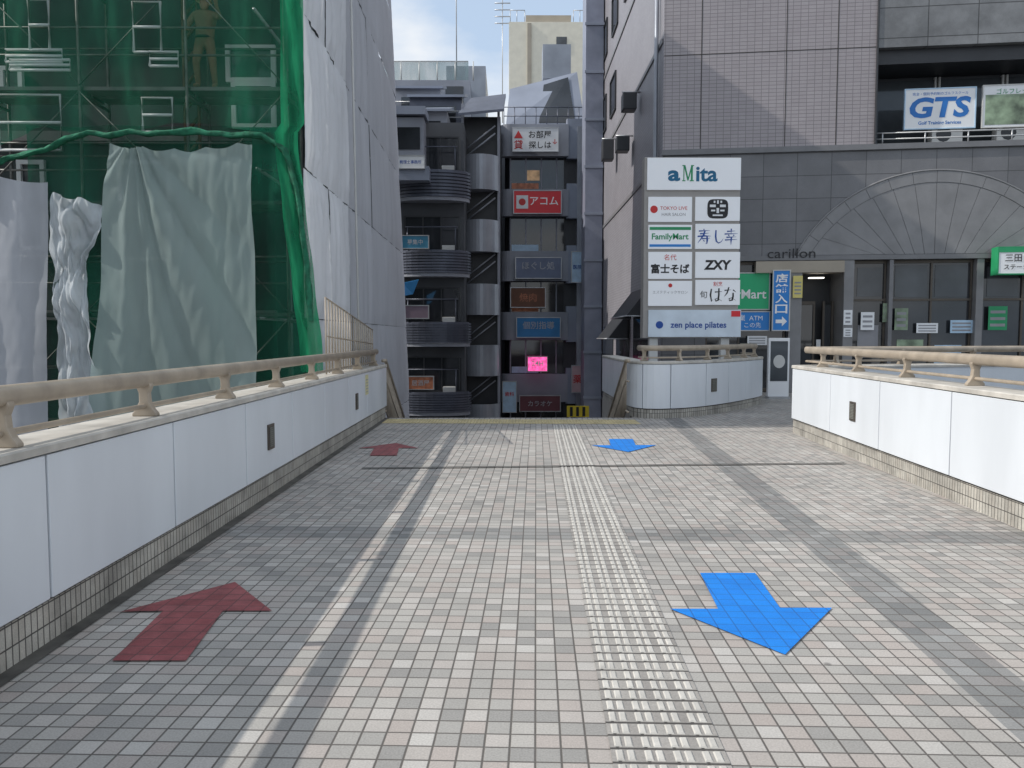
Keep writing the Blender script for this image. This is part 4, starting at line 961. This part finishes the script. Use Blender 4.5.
simple_sign("shop_sign","blue and white sign with lettering on curved building",517,318,560,337,39.7,P("muted_blue_sign",(.03,.17,.38),bump=0,emis=.05),(("個別指導",'idull',.5,.62,.8,.4),))
simple_sign("shop_sign","dark red and white sign near street entrance",520,396,560,411,39.6,P("maroon_sign",(.12,.04,.05),bump=0,emis=.05),(("カラオケ",'idull',.5,.5,.6,.5),))
simple_sign("shop_sign","white plate sign on the stair tower base",503,382,516,412,38.5,'lblue',(("歯科",'ired',.5,.6,.7,.5),))
simple_sign("display_screen","bright pink illuminated screen over the alley",528,357,547,371,38.8,'pink',(("24H",'iwhite',.5,.55,.6,.5),))
simple_sign("shop_sign","small blue white upright sign at the alley side",572,252,583,282,39.4,'lblue',(("医院",'navy',.5,.5,.8,.6),))
simple_sign("shop_sign","pink and white upright sign at the alley side",572,366,583,392,39.4,P("pale_pink_sign",(.6,.4,.42)),(("薬",'ired',.5,.5,.8,.6),))
bd=thing("corner_turret","slim blue-grey panelled corner turret with banded floors","building",loc=(4.0,36,-5.5))
xa=A(584,200,35.4).x; xb=4.30
box("turret_body",xa+.05,xb,35.4,37.0,-5.5,19,P("turret_panels",(.24,.26,.33),rough=.4,var=.15),bd)
eachbox("turret_band",[(xa,xb+.02,35.34,35.398,z,z+.12) for z in [-3.4+2.1*i for i in range(11)]],'bluel',bd)
be=thing("distant_building","sunlit cream apartment block with roof plant","building",loc=(3,60,-5.5))
e1=A(509,72,60); e2=A(582,22,60)
box("building_wall",e1.x,e2.x+1,60,70,-5.5,e2.z,'beige',be); box("roof_block",e1.x+1.3,e1.x+4.8,61,68,e2.z,e2.z+.9,'cream',be)
eachbox("window",[(e1.x+3.6,e1.x+4.4,59.95,59.99,z,z+.9) for z in (20.6,23.4)],'glassg',be)
eachbox("wall_strip",[(e1.x+1.4,e1.x+1.7,59.9,59.99,-5,e2.z-.1)],'cream',be)
tubes("roof_rail",[[(e1.x+.1,60.1,e2.z+.9),(e1.x+1.2,60.1,e2.z+.9)],[(e1.x+4.9,60.1,e2.z+.9),(e2.x+.9,60.1,e2.z+.9)]]+[[(e1.x+x_,60.1,e2.z),(e1.x+x_,60.1,e2.z+.9)] for x_ in (.1,.6,1.2,4.9,5.4,5.9,6.4)],.03,'steel',be)
an=thing("roof_antenna","thin metal television antenna mast on roof","antenna",loc=(e1.x-.5,60.5,24))
tubes("mast",[[(e1.x-.5,60.5,18),(e1.x-.5,60.5,28)]]+[[(e1.x-1.1,60.5,27-.5*i),(e1.x+.1,60.5,27-.5*i)] for i in range(4)],.04,'steel',an)
bg_=thing("distant_building","grey mid-rise block with glass roof railing","building",loc=(-4,48,-5.5))
g1_=A(388,80,48); g2_=A(470,80,48)
box("building_wall",g1_.x-3,g2_.x,48,60,-5.5,g1_.z,'cfac',bg_); box("stair_box",g2_.x-1.6,g2_.x+.9,50,56,-5.5,A(480,66,50).z,'silver',bg_)
box("glass_railing",g1_.x-2.9,g2_.x-.1,48.1,48.14,g1_.z+.02,g1_.z+1.1,NET("glass_balustrade",(.35,.45,.45),.45,.3),bg_)
tubes("railing_bars",[[(g1_.x-2.9,48.05,g1_.z+1.13),(g2_.x-.1,48.05,g1_.z+1.13)]]+[[(g1_.x-2.5+1.1*i,48.05,g1_.z),(g1_.x-2.5+1.1*i,48.05,g1_.z+1.13)] for i in range(8)],.04,'offw',bg_)
eachbox("window",[(g1_.x+.3+1.6*i,g1_.x+1.4+1.6*i,47.95,47.99,15.5,16.8) for i in range(3)],'glass',bg_)
pm=thing("flag_pole","thin tall metal pole above the rooftops","pole",loc=(A(456,60,48).x,48.5,17))
tubes("pole_shaft",[[(A(456,60,48).x,48.5,16),(A(456,60,48).x,48.5,28)]],.04,'steel',pm)
bh=thing("alley_building","dark block closing the alley behind the towers","building",loc=(0,52,-5.5))
box("building_wall",-8,9,50,54,-5.5,14,'darkgrey',bh)
yb=A(577,412,27)
o=thing("safety_barrier","small yellow and black barrier board at the alley","barrier",loc=(yb.x,27,-5.5))
a=A(567,417,27); b=A(589,406,27)
box("barrier_board",a.x,b.x,27,27.06,a.z,b.z,'yellow',o); boxes("barrier_stripes",[(a.x+.1+.22*i,a.x+.2+.22*i,26.985,26.998,a.z+.03,b.z-.03) for i in range(3)],'black',o)
eachbox("barrier_post",[(a.x+.07,a.x+.13,27.001,27.05,-5.5,a.z),(b.x-.13,b.x-.07,27.001,27.05,-5.5,a.z)],'steel',o)
